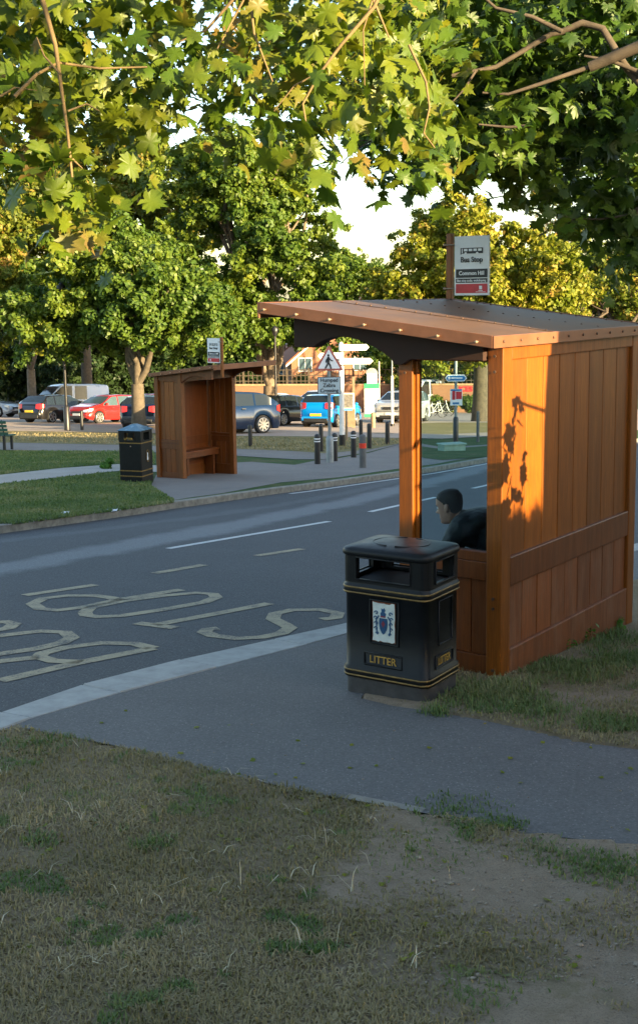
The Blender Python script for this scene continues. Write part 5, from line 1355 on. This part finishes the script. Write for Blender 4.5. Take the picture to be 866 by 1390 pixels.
shrub(455, 558, 22, 1.3, 'low shrub in front of the wall behind the fingerpost', 'leaf_hedge', 1800, 44)
shrub(490, 558, 20, 3.0, 'russet climber on the trellis behind the fingerpost arms', 'leaf_autumn', 2600, 45)
shrub(532, 560, 22, 3.2, 'sunny green bush between the banner sign and the white van', 'leaf_gold', 3600, 46)
shrub(590, 560, 22, 1.3, 'bright bush above the bicycles, seen through the glass', 'leaf_gold', 2000, 47)
shrub(640, 561, 26, 1.5, 'tall grassy planting right of the direction sign, seen through the glass', 'leaf_hedge', 3200, 48)
shrub(385, 553, 22, 3.4, 'dark climber on the trellis left of the crossing sign', 'leaf_hedge', 1600, 49)
shrub(155, 636, 26, .22, 'low leafy weed at the foot of the far litter bin', 'leaf_weed', 700, 50, .3, .09, 'weed_clump', 'weeds at the bin')

SH = Vector((.735, -.678, 0)).normalized(); SQ = Vector((-SH.y, SH.x, 0)); EL = radians(11)
AB = SQ.dot(BN); HB = SH.dot(BN); BB = BN.z - tan(EL) * HB          # sun-view coordinates of the shelter corner
# ---------------------------------------------------------------- overhanging maples with real leaf outlines
LEAF = [(0, 0), (.10, -.10), (.34, -.12), (.24, .02), (.46, .10), (.40, .22), (.58, .40), (.36, .40), (.38, .52), (.20, .44), (.16, .66), (.09, .62), (0, 1.0),
        (-.09, .62), (-.16, .66), (-.20, .44), (-.38, .52), (-.36, .40), (-.58, .40), (-.40, .22), (-.46, .10), (-.24, .02), (-.34, -.12), (-.10, -.10)]
LEAF = np.array(LEAF); LC = np.array([0, .22])
def maple_leaves(P_, size, rnd, nmean, spread=.55, droop=.5):
    n = len(P_); m = len(LEAF); Vv = np.zeros((n, m + 1, 3))
    nr = rnd.normal(size=(n, 3)) * spread + np.array(nmean); nr /= np.linalg.norm(nr, axis=1)[:, None]
    ax = rnd.normal(size=(n, 3)); ax[:, 2] -= droop * 2; ax -= nr * (ax * nr).sum(1)[:, None]; ax /= np.linalg.norm(ax, axis=1)[:, None]
    bx = np.cross(ax, nr); s = size * rnd.uniform(.55, 1.2, size=n)
    cup = rnd.uniform(-.1, .55, size=n)
    pts = np.vstack([LC, LEAF])
    pts = pts[None] * (1 + .07 * rnd.normal(size=(n, m + 1, 2)))
    x = pts[..., 0]; y = pts[..., 1]
    z = -cup[:, None] * (np.abs(x) * .9 + (y - .22) ** 2 * .8) + .03 * np.sin(x * 12)
    Vv = P_[:, None, :] + (bx[:, None, :] * x[..., None] + ax[:, None, :] * y[..., None] + nr[:, None, :] * z[..., None]) * s[:, None, None]
    idx = np.array([(0, i + 1, (i + 1) % m + 1) for i in range(m)])
    faces = (idx[None] + (np.arange(n) * (m + 1))[:, None, None]).reshape(-1, 3)
    return Vv.reshape(-1, 3), faces
def tri_obj(name, vs, fs, mat, parent):
    me = bpy.data.meshes.new(name); n = len(fs)
    me.vertices.add(len(vs)); me.vertices.foreach_set('co', vs.astype(np.float32).ravel())
    me.loops.add(n * 3); me.loops.foreach_set('vertex_index', fs.astype(np.int32).ravel())
    me.polygons.add(n); me.polygons.foreach_set('loop_start', np.arange(0, n * 3, 3, dtype=np.int32)); me.polygons.foreach_set('loop_total', np.full(n, 3, dtype=np.int32))
    me.update(calc_edges=True); me.materials.append(M[mat]); o = bpy.data.objects.new(name, me); COL.objects.link(o); o.parent = parent; return o
BLOBN = 1.7
def blob_points(blobs, rnd, size):
    """blobs: px, py, radius px, depth, half thickness m, count -> world points, clustered on twigs"""
    out = []
    for px, py, r, dp, th, n in blobs:
        k = 0; n = n * BLOBN
        while k < n:
            a = rnd.uniform(0, 2 * pi); q = sqrt(rnd.random()); cx_, cy_ = px + r * q * cos(a), py + r * q * sin(a) * .9; cd = dp + rnd.uniform(-th, th)
            c = np.array(D(cx_, cy_, cd)); m = rnd.integers(2, 6)
            for j in range(m): out.append(c + rnd.normal(size=3) * size * .8); k += 1
    return np.array(out)
rnd = np.random.default_rng(11)
# left maple: trunk behind the viewer to the left
bl = Vector((-4.2, -1.2, gz(-4.2, -1.2)))
tl = thing('maple_tree', bl, 0, 'maple with large sunlit leaves hanging across the top left', 'tree', 'overhanging maples')
LB = [(30, 20, 70, 4.8, .5, 60), (75, -10, 60, 5.0, .5, 50), (30, 110, 62, 4.7, .5, 55), (60, 165, 60, 4.6, .4, 55), (105, 232, 46, 4.4, .3, 34), (118, 278, 36, 4.3, .25, 20), (75, 270, 22, 4.4, .2, 8), (150, 122, 45, 4.8, .4, 30),
      (205, 138, 40, 4.9, .4, 26), (150, 175, 34, 4.9, .3, 14), (230, 105, 32, 5.0, .4, 18), (285, 110, 42, 4.8, .4, 30), (322, 150, 36, 4.7, .3, 20), (360, 60, 50, 5.0, .5, 40), (395, 120, 45, 4.6, .4, 32), (395, 180, 36, 4.5, .3, 22), (425, 210, 24, 4.4, .2, 10),
      (470, 150, 40, 4.8, .4, 26), (490, 90, 48, 4.9, .4, 34), (545, 175, 44, 4.7, .3, 30), (590, 205, 28, 4.7, .3, 12), (560, 60, 60, 5.0, .5, 40), (400, 5, 50, 5.2, .5, 40), (460, 25, 50, 5.2, .5, 36), (300, 40, 20, 5.2, .3, 8), (10, 180, 40, 4.8, .4, 20), (170, 5, 25, 5.0, .3, 10), (245, 15, 20, 5.3, .3, 6), (-40, 80, 70, 4.9, .6, 60),
      (210, 60, 12, 5.3, .3, 2)]
BLOBN = 1.45
P1 = blob_points(LB, rnd, .12)
BLOBN = 1.6
# leafy mass above and behind the frame, and a deeper layer that gives the dark gaps
LB2 = [(30, 60, 100, 6.5, .7, 130), (90, 120, 55, 6.3, .6, 60), (380, 60, 75, 6.8, .8, 90), (450, 110, 60, 6.5, .6, 60), (540, 100, 80, 6.8, .8, 110), (330, 100, 45, 6.5, .5, 30), (560, 190, 40, 6.3, .4, 26), (180, 140, 50, 6.2, .5, 36), (100, -120, 200, 5.2, 1., 260), (420, -130, 200, 5.4, 1., 260), (-150, 0, 120, 5., 1., 150)]
P2 = blob_points(LB2, rnd, .14)
P6 = []
for k in range(16):                       # unseen sprays added behind the viewer to dapple the leaves in view
    a_, h_, b_ = rnd.uniform(-3.5, 3.2), rnd.uniform(3., 5.5), rnd.uniform(BB + 2.75, BB + 5.2)
    c_ = np.array(SQ * a_ + SH * h_) + np.array([0, 0, b_ + tan(EL) * h_]); P6.append(c_ + rnd.normal(size=(150, 3)) * np.array([.32, .32, .26]))
P6 = np.vstack(P6)
PA = np.vstack([P1, P2, P6]) - np.array(bl)
vs, fs = maple_leaves(PA, .10, rnd, (.25, -.6, .5), .9, .45)
tri_obj('crown', vs, fs, 'leaf_maple', tl)
tr = MB()
def W2(pts, dp, base): return [D(x, y, dp + (k * .02)) - base for k, (x, y) in enumerate(pts)]
hub = Vector((-2.6, 2.0, 3.6)) - bl
tr.tube([(0, 0, -.3), (0, 0, .3), (.1, .2, 1.6), Vector((.3, .6, 2.6)), hub], [.34, .28, .24, .2, .13], 14)
for pts, dp, r in (([(30, -60), (58, 0), (75, 60), (82, 110), (92, 180), (98, 240)], 4.08, .013), ([(20, 130), (50, 100), (80, 84), (135, 92), (200, 90)], 4.13, .009), ([(98, 215), (112, 228)], 4.18, .006), ([(82, 100), (60, 75), (50, 50)], 4.08, .006), ([(0, 130), (20, 118), (50, 122)], 4.18, .006), ([(92, 150), (118, 140), (135, 150)], 4.08, .005),
                   ([(345, -60), (315, 0), (280, 40), (245, 55)], 4.38, .010), ([(345, -40), (330, 0), (295, 65)], 4.38, .008), ([(337, -20), (345, 45), (370, 110)], 4.28, .008),
                   ([(540, -60), (508, 8), (463, 60), (433, 100), (411, 140), (418, 182)], 4.18, .010), ([(505, 0), (493, 40), (495, 115)], 4.28, .005), ([(505, -5), (528, 50)], 4.28, .008), ([(555, 60), (578, 110), (583, 145), (575, 180), (590, 200)], 4.28, .007), ([(433, 98), (400, 115), (372, 150)], 4.18, .005)):
    q = W2(pts, dp, bl); tr.tube(q, [r * .72 * (1.1 - .65 * k / (len(q) - 1)) for k in range(len(q))], 7)
for x, y in ((30, -60), (345, -60), (540, -60)):
    e = D(x, y, 4.1 if x == 30 else (4.38 if x == 345 else 4.2)) - bl; tr.tube([hub, hub.lerp(e, .35) + Vector((0, 0, .35)), hub.lerp(e, .75) + Vector((0, 0, .25)), e], [.07, .05, .03, .016], 8)
tr.build('trunk', 'twig', tl)

# right maple: thick trunk just outside the frame to the right
bx, by, _ = SQ * (AB + .584 * SQ.dot(dB) + .47) + SH * (HB + 4.3)
br = Vector((bx, by, gz(bx, by)))
tR = thing('maple_tree', br, 0, 'maple with dense dark canopy covering the top right above the near shelter', 'tree', 'overhanging maples')
RB = []
for x in range(500, 900, 46):
    for y in range(-50, 216, 42):
        if y > 150 and x < 560: continue
        RB.append((x + rnd.uniform(-12, 12), y + rnd.uniform(-12, 12), 34, 8.2 + rnd.uniform(-.6, .9), .5, 44))
RB += [(505, 205, 26, 8.8, .4, 34), (545, 222, 24, 8.8, .3, 30), (592, 232, 18, 8.8, .3, 20), (640, 215, 26, 8.6, .3, 30), (690, 226, 26, 8.4, .3, 30), (735, 240, 26, 8.4, .4, 30), (752, 275, 9, 8.2, .15, 8), (745, 300, 10, 8.2, .15, 9), (762, 298, 6, 8.2, .1, 4), (800, 250, 34, 8.8, .4, 50), (850, 262, 34, 8.8, .4, 60), (820, 300, 24, 8.8, .4, 34), (862, 320, 26, 8.6, .4, 36), (866, 360, 14, 8.5, .3, 14), (800, 325, 14, 8.6, .2, 12), (890, 300, 50, 8.8, .5, 90), (725, 262, 14, 8.4, .2, 8)]
P3 = blob_points(RB, rnd, .12)
RD = [(560, 60, 60, 10.5, 1., 220), (640, 40, 90, 11, 1., 420), (740, 60, 100, 11, 1.2, 520), (850, 90, 110, 11, 1.2, 600), (620, 150, 70, 10.5, .8, 300), (720, 170, 70, 10.5, .8, 320), (820, 190, 80, 10.5, .8, 380), (870, 270, 60, 10.2, .7, 260), (540, 170, 50, 10.3, .6, 150), (480, 30, 50, 10.5, .8, 130)]
P4 = blob_points(RD, rnd, .15)
P7 = []
for (du, z_, n_) in ((.10, 1.50, 5), (.22, 1.62, 8), (.06, 1.30, 14), (.18, 1.12, 12), (.06, 1.02, 14), (.26, .90, 12), (.12, .80, 16), (.34, 1.22, 5), (.08, 1.5, 8)):
    c_ = np.array(SQ * (AB + du) + SH * (HB + 1.5)) + np.array([0, 0, BN.z + z_ + tan(EL) * 1.5]); P7.append(c_ + rnd.normal(size=(n_, 3)) * .05)
P7 = np.vstack(P7)
# unseen crown mass added over the frame to keep the sun off the lower ground
q = rnd.normal(size=(7000, 3)); q /= np.linalg.norm(q, axis=1)[:, None]; q *= (rnd.random(7000) ** .33)[:, None]
P5 = np.array([3.8, 7.2, 8.0]) + q * np.array([4.6, 4.6, 1.7])
allp = np.vstack([P3, P4, P5, P7]) - np.array(br)
vs, fs = maple_leaves(allp, .12, rnd, (.2, -.5, .6), .9, .35)
tri_obj('crown', vs, fs, 'leaf_canopy', tR)
tr = MB(); hubR = Vector((1.3, .9, 4.3)) - Vector((0, 0, br.z))
tr.tube([(0, 0, -.4), (0, 0, .1), (0, .0, .8), (-.02, .02, 2.2), (.02, .04, 3.2 - br.z), hubR], [.62, .50, .47, .46, .42, .26], 20)
for pts, dp, r in (([(900, 150), (848, 88), (818, 38), (790, 30), (763, 42), (748, 45), (710, 68), (673, 90), (613, 102)], 7.35, .030), ([(763, 42), (723, 22), (673, 10), (640, -20)], 7.35, .018), ([(645, 96), (630, 120), (610, 142)], 7.35, .010), ([(870, 98), (830, 82), (793, 75)], 7.3, .018),
                   ([(800, 90), (733, 113), (690, 127), (655, 125)], 7.35, .016), ([(720, 170), (690, 172), (650, 168)], 7.35, .013), ([(660, 270), (700, 262), (740, 258)], 9.2, .006), ([(860, 290), (815, 297), (780, 296), (765, 305)], 8.4, .010), ([(620, 225), (560, 235), (540, 248)], 8.8, .007), ([(520, 180), (480, 205), (462, 222)], 8.8, .007), ([(500, 190), (470, 190)], 8.8, .005)):
    q_ = W2(pts, dp, br); tr.tube(q_, [r * .8 * (1.1 - .6 * k / (len(q_) - 1)) for k in range(len(q_))], 8)
for x, y, dp in ((900, 150, 7.35), (870, 98, 7.3), (860, 290, 8.4), (800, 90, 7.35)):
    e = D(x, y, dp) - br; tr.tube([hubR, hubR.lerp(e, .5) + Vector((0, 0, .2)), e], [.10, .06, .032], 8)
for k in range(10):
    e = Vector((3.8 + 3.6 * cos(k * .63), 7.2 + 3.6 * sin(k * .63), 7.6 + .8 * sin(k * 2))) - br; tr.tube(limb_pts(hubR, e, rnd, .1, 6), [.13, .11, .09, .07, .05, .04, .02], 8)
q0 = np.mean(P7, axis=0); tr.tube([Vector((-.02, .02, 2.2)), Vector(q0) - br + Vector((.2, -.1, .55)), Vector(q0) - br + Vector((0, 0, .25)), Vector(q0) - br - Vector((0, 0, .3))], [.02, .010, .007, .004], 6)
tr.build('trunk', 'bark', tR)

# ---------------------------------------------------------------- unseen hedges and building added behind the viewer to shade the foreground
def sunpt(a, hp): p = SQ * a + SH * hp; return Vector((p.x, p.y, gz(p.x, p.y)))
def topz(b, hp): return b + tan(EL) * hp
def shade_hedge(a0, a1, hp, th, btop, n, seed, label, mat='leaf_hedge', leaf=.09):  # added out of view; height set by where its shadow should end
    rnd = np.random.default_rng(seed); base = sunpt(a0, hp); t = thing('hedge', base, atan2(SQ.y, SQ.x), label, 'hedge', 'hedges behind the footway')
    L_ = a1 - a0; g0 = sunpt(a0, hp).z; g1 = sunpt(a1, hp).z; top = topz(btop, hp)
    core = MB(); core.box((.05, -th / 2 + .06, -.4), (L_ - .05, th / 2 - .06, top - g0 - .06)); core.build('stems', 'bark', t)  # solid core so that no sun comes through the added foliage
    x = rnd.random(n) * L_; f = rnd.integers(0, 3, n); z0 = -.3
    y = np.where(f == 0, -th / 2, np.where(f == 1, th / 2, (rnd.random(n) - .5) * th)); z = np.where(f == 2, top - g0, z0 + rnd.random(n) * (top - g0 - z0))
    P_ = np.stack([x, y, z], 1) + rnd.normal(size=(n, 3)) * .05
    quads_obj('foliage', leaf_cloud(P_, leaf, rnd), mat, t)
shade_hedge(-9., AB - .5, 3.2, .9, BB + 1.75, 26000, 61, 'tall clipped hedge behind the viewer')
shade_hedge(AB - .75, AB + 2.2, 3.4, .8, BB + .84, 7000, 62, 'lower clipped hedge behind the viewer beside the tall one')
def shade_hall():  # added building out of view, roof stepped only to shape its shadow
    a0, a1, hp = AB + 1.25, 36., 8.
    o = sunpt(a0, hp); t = thing('village_hall', o, atan2(SQ.y, SQ.x), 'long brick hall with tiled roof behind the viewer', 'building')
    L_ = a1 - a0; prof = [(0, 3.0), (2.8, 3.2), (5.2, 4.2), (9.8, 4.7), (13, 4.8), (17, 4.8), (19, 3.4), (L_, 3.4)]
    zz = [topz(b_, hp) - o.z for b_ in (3.0, 3.2, 4.2, 4.7, 4.8, 4.8, 3.4, 3.4)]
    pts = [(0, -3)] + [(L_, -3)] + [(x, z) for (x, _), z in zip(reversed(prof), reversed(zz))]
    m = MB(); m.prism(pts, -.0 - 7, 0, 'y'); m.build('wall', 'brickred', t)
    r = MB(); tp = [(x, z) for (x, _), z in zip(prof, zz)]
    r.prism([(x - (.3 if k == 0 else 0), z + .01) for k, (x, z) in enumerate(tp)] + [(x - (.3 if x == 0 else 0), z + .2) for x, z in reversed(tp)], -7.3, .3, 'y'); r.build('roof', 'tile', t)
    for k in range(6):
        f = MB(); f.box((3 + k * 4, .0, .8), (4.4 + k * 4, .06, 2.2)); fo_ = f.build('window', 'white', t); g_ = MB(); g_.box((3.08 + k * 4, .062, .88), (4.32 + k * 4, .07, 2.12)); g_.build('pane', 'carglass', fo_)
shade_hall()

# ---------------------------------------------------------------- grass, weeds, stones
def blades(name, pts, lens, mat, seed, wid=.0035, lay=.9, label=None):
    rnd = np.random.default_rng(seed); n = len(pts); P_ = np.array(pts)
    a = rnd.random(n) * 2 * pi; d = np.stack([np.cos(a), np.sin(a), np.zeros(n)], 1); s = np.stack([-np.sin(a), np.cos(a), np.zeros(n)], 1)
    h = lens * rnd.uniform(.5, 1.3, n); k = rnd.uniform(.15, 1., n) * lay
    w = wid * rnd.uniform(.6, 1.5, n)
    p1 = P_ + d * (h * k * .45)[:, None] + np.array([0, 0, 1]) * (h * .6 * (1 - k * .55))[:, None]
    p2 = P_ + d * (h * k * 1.15)[:, None] + np.array([0, 0, 1]) * (h * (1 - k * .95) * .9 + .004)[:, None]
    sw = s * w[:, None]
    vs = np.stack([P_ - sw, P_ + sw, p1 + sw * .8, p1 - sw * .8, p2 + sw * .15, p2 - sw * .15], 1).reshape(-1, 3)
    base = np.arange(n)[:, None] * 6
    q = np.concatenate([base + np.array([0, 1, 2, 3]), base + np.array([3, 2, 4, 5])], 0)
    me = bpy.data.meshes.new(name); m = len(q); me.vertices.add(len(vs)); me.vertices.foreach_set('co', vs.astype(np.float32).ravel())
    me.loops.add(m * 4); me.loops.foreach_set('vertex_index', q.astype(np.int32).ravel()); me.polygons.add(m)
    me.polygons.foreach_set('loop_start', np.arange(0, m * 4, 4, dtype=np.int32)); me.polygons.foreach_set('loop_total', np.full(m, 4, dtype=np.int32))
    me.update(calc_edges=True); me.materials.append(M[mat]); o = bpy.data.objects.new(name, me); COL.objects.link(o)
    return tag(o, label, 'grass', kind='stuff')
R = random.Random(5)
pts, ln = [], []; wet, wl = [], []
for _ in range(260000):
    y = 2.6 + (R.random() ** 1.5) * 5.4; hw = y * .30 + .25; x = R.uniform(-hw, hw)
    z = terr(x, y)
    if z is None: continue
    dn = dirtness(x, y); den = .70 - smoothstep(-.25, .3, dn) * .70 + .75 * noise.noise(Vector((x * 2.3, y * 2.3, 9)))
    if R.random() > den: continue
    gr = noise.noise(Vector((x * 2.9, y * 2.9, 20))) + .6 * noise.noise(Vector((x * 9, y * 9, 21)))
    (wet if gr > .36 else pts).append((x, y, z - .002)); (wl if gr > .36 else ln).append(.028 * (.7 + .8 * abs(noise.noise(Vector((x * 3, y * 3, 40))))+ .15))
blades('dry_grass', pts, np.array(ln), 'blade', 1, .0024, 1.1, 'short straw-coloured grass blades on the near verge')
blades('green_grass', wet, np.array(wl), 'blade_green', 2, .0024, 1., 'green grass tufts on the near verge')
# tufts at set places, and the wall-foot weeds
def tuft(p, r, n, l, lst, ll):
    for _ in range(n):
        a = R.uniform(0, 2 * pi); q = r * 1.7 * R.random() ** .8 * (1 + .5 * noise.noise(Vector((cos(a) * 2, sin(a) * 2, p.x * 7)))); x, y = p.x + q * cos(a), p.y + q * sin(a); z = terr(x, y)
        lst.append((x, y, z if z is not None else gz(x, y))); ll.append(l * (.95 if p.y > 5.6 else .62) * R.uniform(.5, 1.2))
tp, tll = [], []
for px, py, r, n, l in ((682, 1122, .07, 260, .06), (800, 1180, .10, 420, .05), (835, 1186, .09, 380, .05), (740, 1160, .09, 200, .04), (592, 968, .06, 200, .07), (700, 958, .16, 1400, .06), (830, 985, .12, 900, .06), (780, 915, .2, 2200, .07), (850, 900, .18, 1600, .07), (680, 940, .15, 1500, .07), (640, 948, .15, 700, .06), (620, 1100, .14, 400, .05), (740, 970, .16, 500, .06), (57, 1012, .12, 300, .05), (560, 1165, .16, 260, .05), (100, 1095, .18, 260, .05), (55, 1150, .05, 150, .07), (210, 1150, .06, 150, .08), (830, 870, .2, 800, .08), (810, 860, .12, 600, .09)):
    tuft(G(px, py), r, n, l, tp, tll)
blades('grass_tufts', tp, np.array(tll), 'blade_green', 3, .0024, .95, 'green tufts in the bare earth and along the shelter wall')
pl_, ll_ = [], []
for _ in range(60):
    px, py = R.uniform(-20, 620), R.uniform(1015, 1330); p = G(px, py); z = terr(p.x, p.y)
    if z is None: continue
    for k in range(R.randint(1, 4)): pl_.append((p.x + R.uniform(-.01, .01), p.y + R.uniform(-.01, .01), z)); ll_.append(R.uniform(.06, .12))
M['straw'] = plain('pale_straw', (.52, .47, .32), .8, 0, .25, 3)
blades('straw_stalks', pl_, np.array(ll_), 'straw', 4, .0016, .9, 'pale dead stalks sticking out of the near verge')
# far verges
fp, fl = [], []
for _ in range(60000):
    px, py = R.uniform(-20, 262), R.uniform(642, 712); p = G(px, py)
    e = np.interp(px, [q_[0] for q_ in fk_px], [q_[1] for q_ in fk_px])
    if py > e + .5: continue
    if px > 205 and py < 660 + (px - 205) * .62: continue
    if px > 236: continue
    pt = np.interp(px, [0, 80, 165, 215], [658, 649, 640, 642])
    if py < pt: continue
    fp.append((p.x, p.y, p.z)); fl.append(.06)
for _ in range(26000):
    px, py = R.uniform(-20, 210), R.uniform(612, 644); p = G(px, py)
    if py > np.interp(px, [0, 80, 165, 215], [644, 635, 629, 631]): continue
    fp.append((p.x, p.y, p.z)); fl.append(.055)
blades('lawn_grass', fp, np.array(fl), 'blade_green', 5, .008, .8, 'short green lawn around the far litter bin')
dp_, dl = [], []
for _ in range(16000):
    px, py = R.uniform(-20, 540), R.uniform(586, 613); 
    if py < np.interp(px, [0, 200, 320, 540], [587, 590, 594, 597]) or py > np.interp(px, [0, 200, 320, 440, 540], [600, 604, 609, 614, 603]): continue
    p = G(px, py); dp_.append((p.x, p.y, p.z + .016)); dl.append(.07)
blades('parched_grass', dp_, np.array(dl), 'blade', 6, .012, .8, 'parched grass strip in front of the car park')

def leafy(name, items, label, seed):
    rnd = np.random.default_rng(seed); V_ = []
    for px, py, n, r, h in items:
        c = G(px, py); c2 = np.array([c.x, c.y, c.z])
        P_ = c2 + np.stack([rnd.normal(size=n) * r * .6, rnd.normal(size=n) * r * .6, rnd.random(n) * h], 1); V_.append(leaf_cloud(P_, .028, rnd, .9, 1.5))
    return V_
for k, (items, lab) in enumerate((([(682, 890, 46, .035, .15), (690, 900, 30, .04, .08)], 'bright weed against the corner post of the near shelter'), ([(765, 880, 120, .09, .09), (792, 872, 120, .09, .11)], 'broad-leaved weeds along the foot of the rear wall'), ([(834, 855, 240, .04, .1)], 'leafy weeds at the far end of the rear wall'), ([(752, 888, 60, .02, .05)], 'small pale green weed in front of the rear wall'))):
    V_ = np.vstack(leafy('w', items, lab, 70 + k)); o = quads_obj('weed_clump', V_, 'leaf_weed'); tag(o, lab, 'weed', 'weeds at the near shelter')
# pebbles and fallen leaves
st = MB()
for _ in range(1700):
    if R.random() < .75: p = G(R.uniform(560, 900), R.uniform(1110, 1340))
    else: p = G(R.uniform(560, 900), R.uniform(950, 1015))
    if dirtness(p.x, p.y) < -.25: continue
    z = terr(p.x, p.y)
    if z is None: continue
    s = R.uniform(.0018, .0048) * (2.0 if R.random() < .04 else 1); st.ball((p.x, p.y, z + s * .3), (s * R.uniform(.8, 1.6), s * R.uniform(.8, 1.4), s * .6), 6, 3)
for _ in range(60):
    p = G(R.uniform(100, 860), R.uniform(980, 1130))
    if inside(p.x, p.y, path_poly):
        s = R.uniform(.002, .005); st.ball((p.x, p.y, p.z + s * .4), (s * 1.3, s, s * .6), 6, 3)
tag(st.build('gravel', 'stone'), 'pale pebbles and grit scattered on the bare earth', 'gravel', kind='stuff')
rnd = np.random.default_rng(77); FLp = []
for _ in range(120):
    p = G(R.uniform(0, 866), R.uniform(960, 1320)); z = terr(p.x, p.y); FLp.append((p.x, p.y, (z if z is not None else p.z) + .008))
vs, fs = maple_leaves(np.array(FLp), .03, rnd, (0, 0, 2.), .35, 0.)
o = tri_obj('fallen_leaves', vs, fs, 'leaf_autumn', None); tag(o, 'small dry fallen leaves scattered on footway and verge', 'fallen leaves', kind='stuff')

# ---------------------------------------------------------------- sky, sun, camera
w = bpy.data.worlds.new('World'); SC.world = w; w.use_nodes = True; nt = w.node_tree; nt.nodes.clear()
sky = nt.nodes.new('ShaderNodeTexSky'); sky.sky_type = 'NISHITA'; sky.sun_disc = False; sky.sun_elevation = EL; sky.sun_rotation = atan2(SH.x, SH.y)
sky.air_density = 1.; sky.dust_density = 1.1; sky.ozone_density = 1.
bg = nt.nodes.new('ShaderNodeBackground'); bg.inputs[1].default_value = .115; out = nt.nodes.new('ShaderNodeOutputWorld')
nt.links.new(sky.outputs[0], bg.inputs[0]); nt.links.new(bg.outputs[0], out.inputs[0])
sl = bpy.data.lights.new('Sun', 'SUN'); sl.energy = 5.; sl.angle = radians(.53); sl.color = (1, .76, .42)
so = bpy.data.objects.new('Sun', sl); COL.objects.link(so)
sd = Vector((SH.x * cos(EL), SH.y * cos(EL), sin(EL))); so.rotation_euler = (-sd).to_track_quat('-Z', 'Y').to_euler(); so.location = sd * 50
cam = bpy.data.cameras.new('Camera'); co = bpy.data.objects.new('Camera', cam); COL.objects.link(co)
cam.sensor_fit = 'HORIZONTAL'; cam.sensor_width = 36; cam.lens = F / 866 * 36; cam.shift_y = -45 / 866; cam.clip_start = .05; cam.clip_end = 3000
mw = Matrix.Identity(4)
for i in range(3): mw[i][0], mw[i][1], mw[i][2], mw[i][3] = RT[i], UP[i], -fw[i], CAMPOS[i]
co.matrix_world = mw; SC.camera = co
vs_ = SC.view_settings; vs_.view_transform = 'Standard'; vs_.look = 'None'; vs_.gamma = 1; vs_.use_curve_mapping = False; vs_.exposure = 2.18
SC.cycles.max_bounces = 8; SC.cycles.transparent_max_bounces = 12; SC.cycles.use_denoising = True
